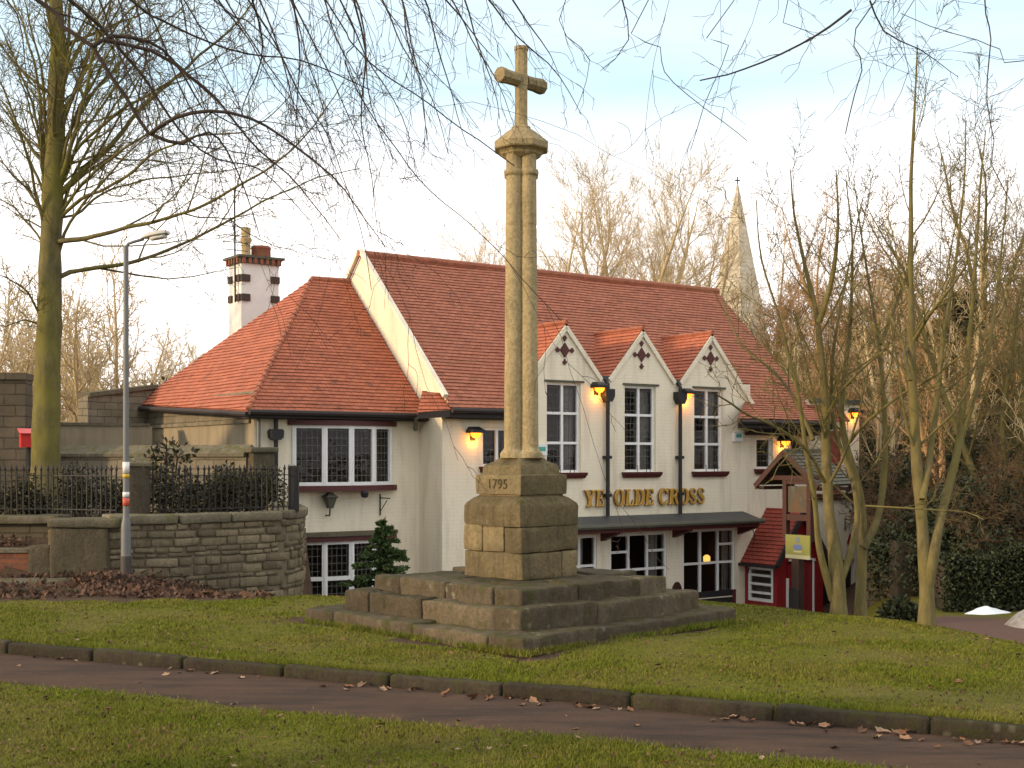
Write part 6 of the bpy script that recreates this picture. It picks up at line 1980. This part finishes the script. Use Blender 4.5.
# ================================================================== sky, sun, camera
wd=bpy.data.worlds.new('World'); S.world=wd; wd.use_nodes=True
nt=wd.node_tree; bg=nt.nodes['Background']
SUN_EL,SUN_AZ=R(11),None
sd=Vector((-.93,-.37,0)).normalized()*math.cos(SUN_EL)+Vector((0,0,math.sin(SUN_EL)))
sky=nt.nodes.new('ShaderNodeTexSky'); sky.sky_type='NISHITA'; sky.sun_disc=False
sky.sun_elevation=SUN_EL; sky.sun_rotation=math.atan2(sd.x,sd.y); sky.air_density=1.0; sky.dust_density=2.0; sky.ozone_density=1.2
bg.inputs['Strength'].default_value=.15
tc=nt.nodes.new('ShaderNodeTexCoord')
def wn(t,**k):
    n=nt.nodes.new(t)
    for a,b in k.items(): setattr(n,a,b)
    return n
sep=wn('ShaderNodeSeparateXYZ'); nt.links.new(tc.outputs['Generated'],sep.inputs[0])
mp=wn('ShaderNodeMapping'); mp.inputs['Scale'].default_value=(1.2,1.2,5.5); nt.links.new(tc.outputs['Generated'],mp.inputs[0])
nz=wn('ShaderNodeTexNoise'); nz.inputs['Scale'].default_value=1.7; nz.inputs['Detail'].default_value=7; nz.inputs['Roughness'].default_value=.6; nz.inputs['Distortion'].default_value=.4
nt.links.new(mp.outputs[0],nz.inputs['Vector'])
# high thin cloud: thick towards the horizon, breaking to pale blue above
cr=wn('ShaderNodeValToRGB'); nt.links.new(sep.outputs[2],cr.inputs[0])
e=cr.color_ramp.elements; e[0].position=.17; e[0].color=(1,1,1,1); e[1].position=.28; e[1].color=(.2,.2,.2,1)
q_=e.new(.62); q_.color=(.75,.75,.75,1)  # cloud thickens again overhead, out of view, added to warm the ambient light
ma=wn('ShaderNodeMath',operation='MULTIPLY_ADD'); nt.links.new(nz.outputs['Fac'],ma.inputs[0]); ma.inputs[1].default_value=.45
sb=wn('ShaderNodeMath',operation='SUBTRACT'); nt.links.new(cr.outputs[0],sb.inputs[0]); sb.inputs[1].default_value=.35
nt.links.new(sb.outputs[0],ma.inputs[2])
rp=wn('ShaderNodeValToRGB'); nt.links.new(ma.outputs[0],rp.inputs[0])
rp.color_ramp.elements[0].position=.0; rp.color_ramp.elements[0].color=(.1,.1,.1,1)
rp.color_ramp.elements[1].position=.75; rp.color_ramp.elements[1].color=(1,1,1,1)
mx=wn('ShaderNodeMix',data_type='RGBA'); nt.links.new(rp.outputs[0],mx.inputs[0])
hs=wn('ShaderNodeMix',data_type='RGBA'); hs.inputs[0].default_value=.55
nt.links.new(sky.outputs[0],hs.inputs[6]); hs.inputs[7].default_value=(3.6,6.0,7.4,1)
nt.links.new(hs.outputs[2],mx.inputs[6]); mx.inputs[7].default_value=(8.7,8.2,7.95,1)
nt.links.new(mx.outputs[2],bg.inputs['Color'])
su=bpy.data.lights.new('sun','SUN'); su.energy=2.8; su.angle=R(4); su.color=(1,.74,.44)
so=bpy.data.objects.new('sun',su); COL.objects.link(so); so.rotation_euler=sd.to_track_quat('Z','Y').to_euler(); so.location=(-30,-12,12)
cam=bpy.data.cameras.new('camera'); co=bpy.data.objects.new('camera',cam); COL.objects.link(co)
co.location=(0,0,EYE); co.rotation_euler=(R(90),0,0)
cam.sensor_width=36; cam.lens=F/1024*36; cam.shift_y=(HZ-384)/1024; cam.clip_end=2000; cam.clip_start=.05
S.camera=co
vs=S.view_settings; S.display_settings.display_device='sRGB'
vs.view_transform='Standard'; vs.look='None'; vs.exposure=0.43; vs.gamma=1
S.cycles.max_bounces=6; S.cycles.transparent_max_bounces=8; S.cycles.diffuse_bounces=3
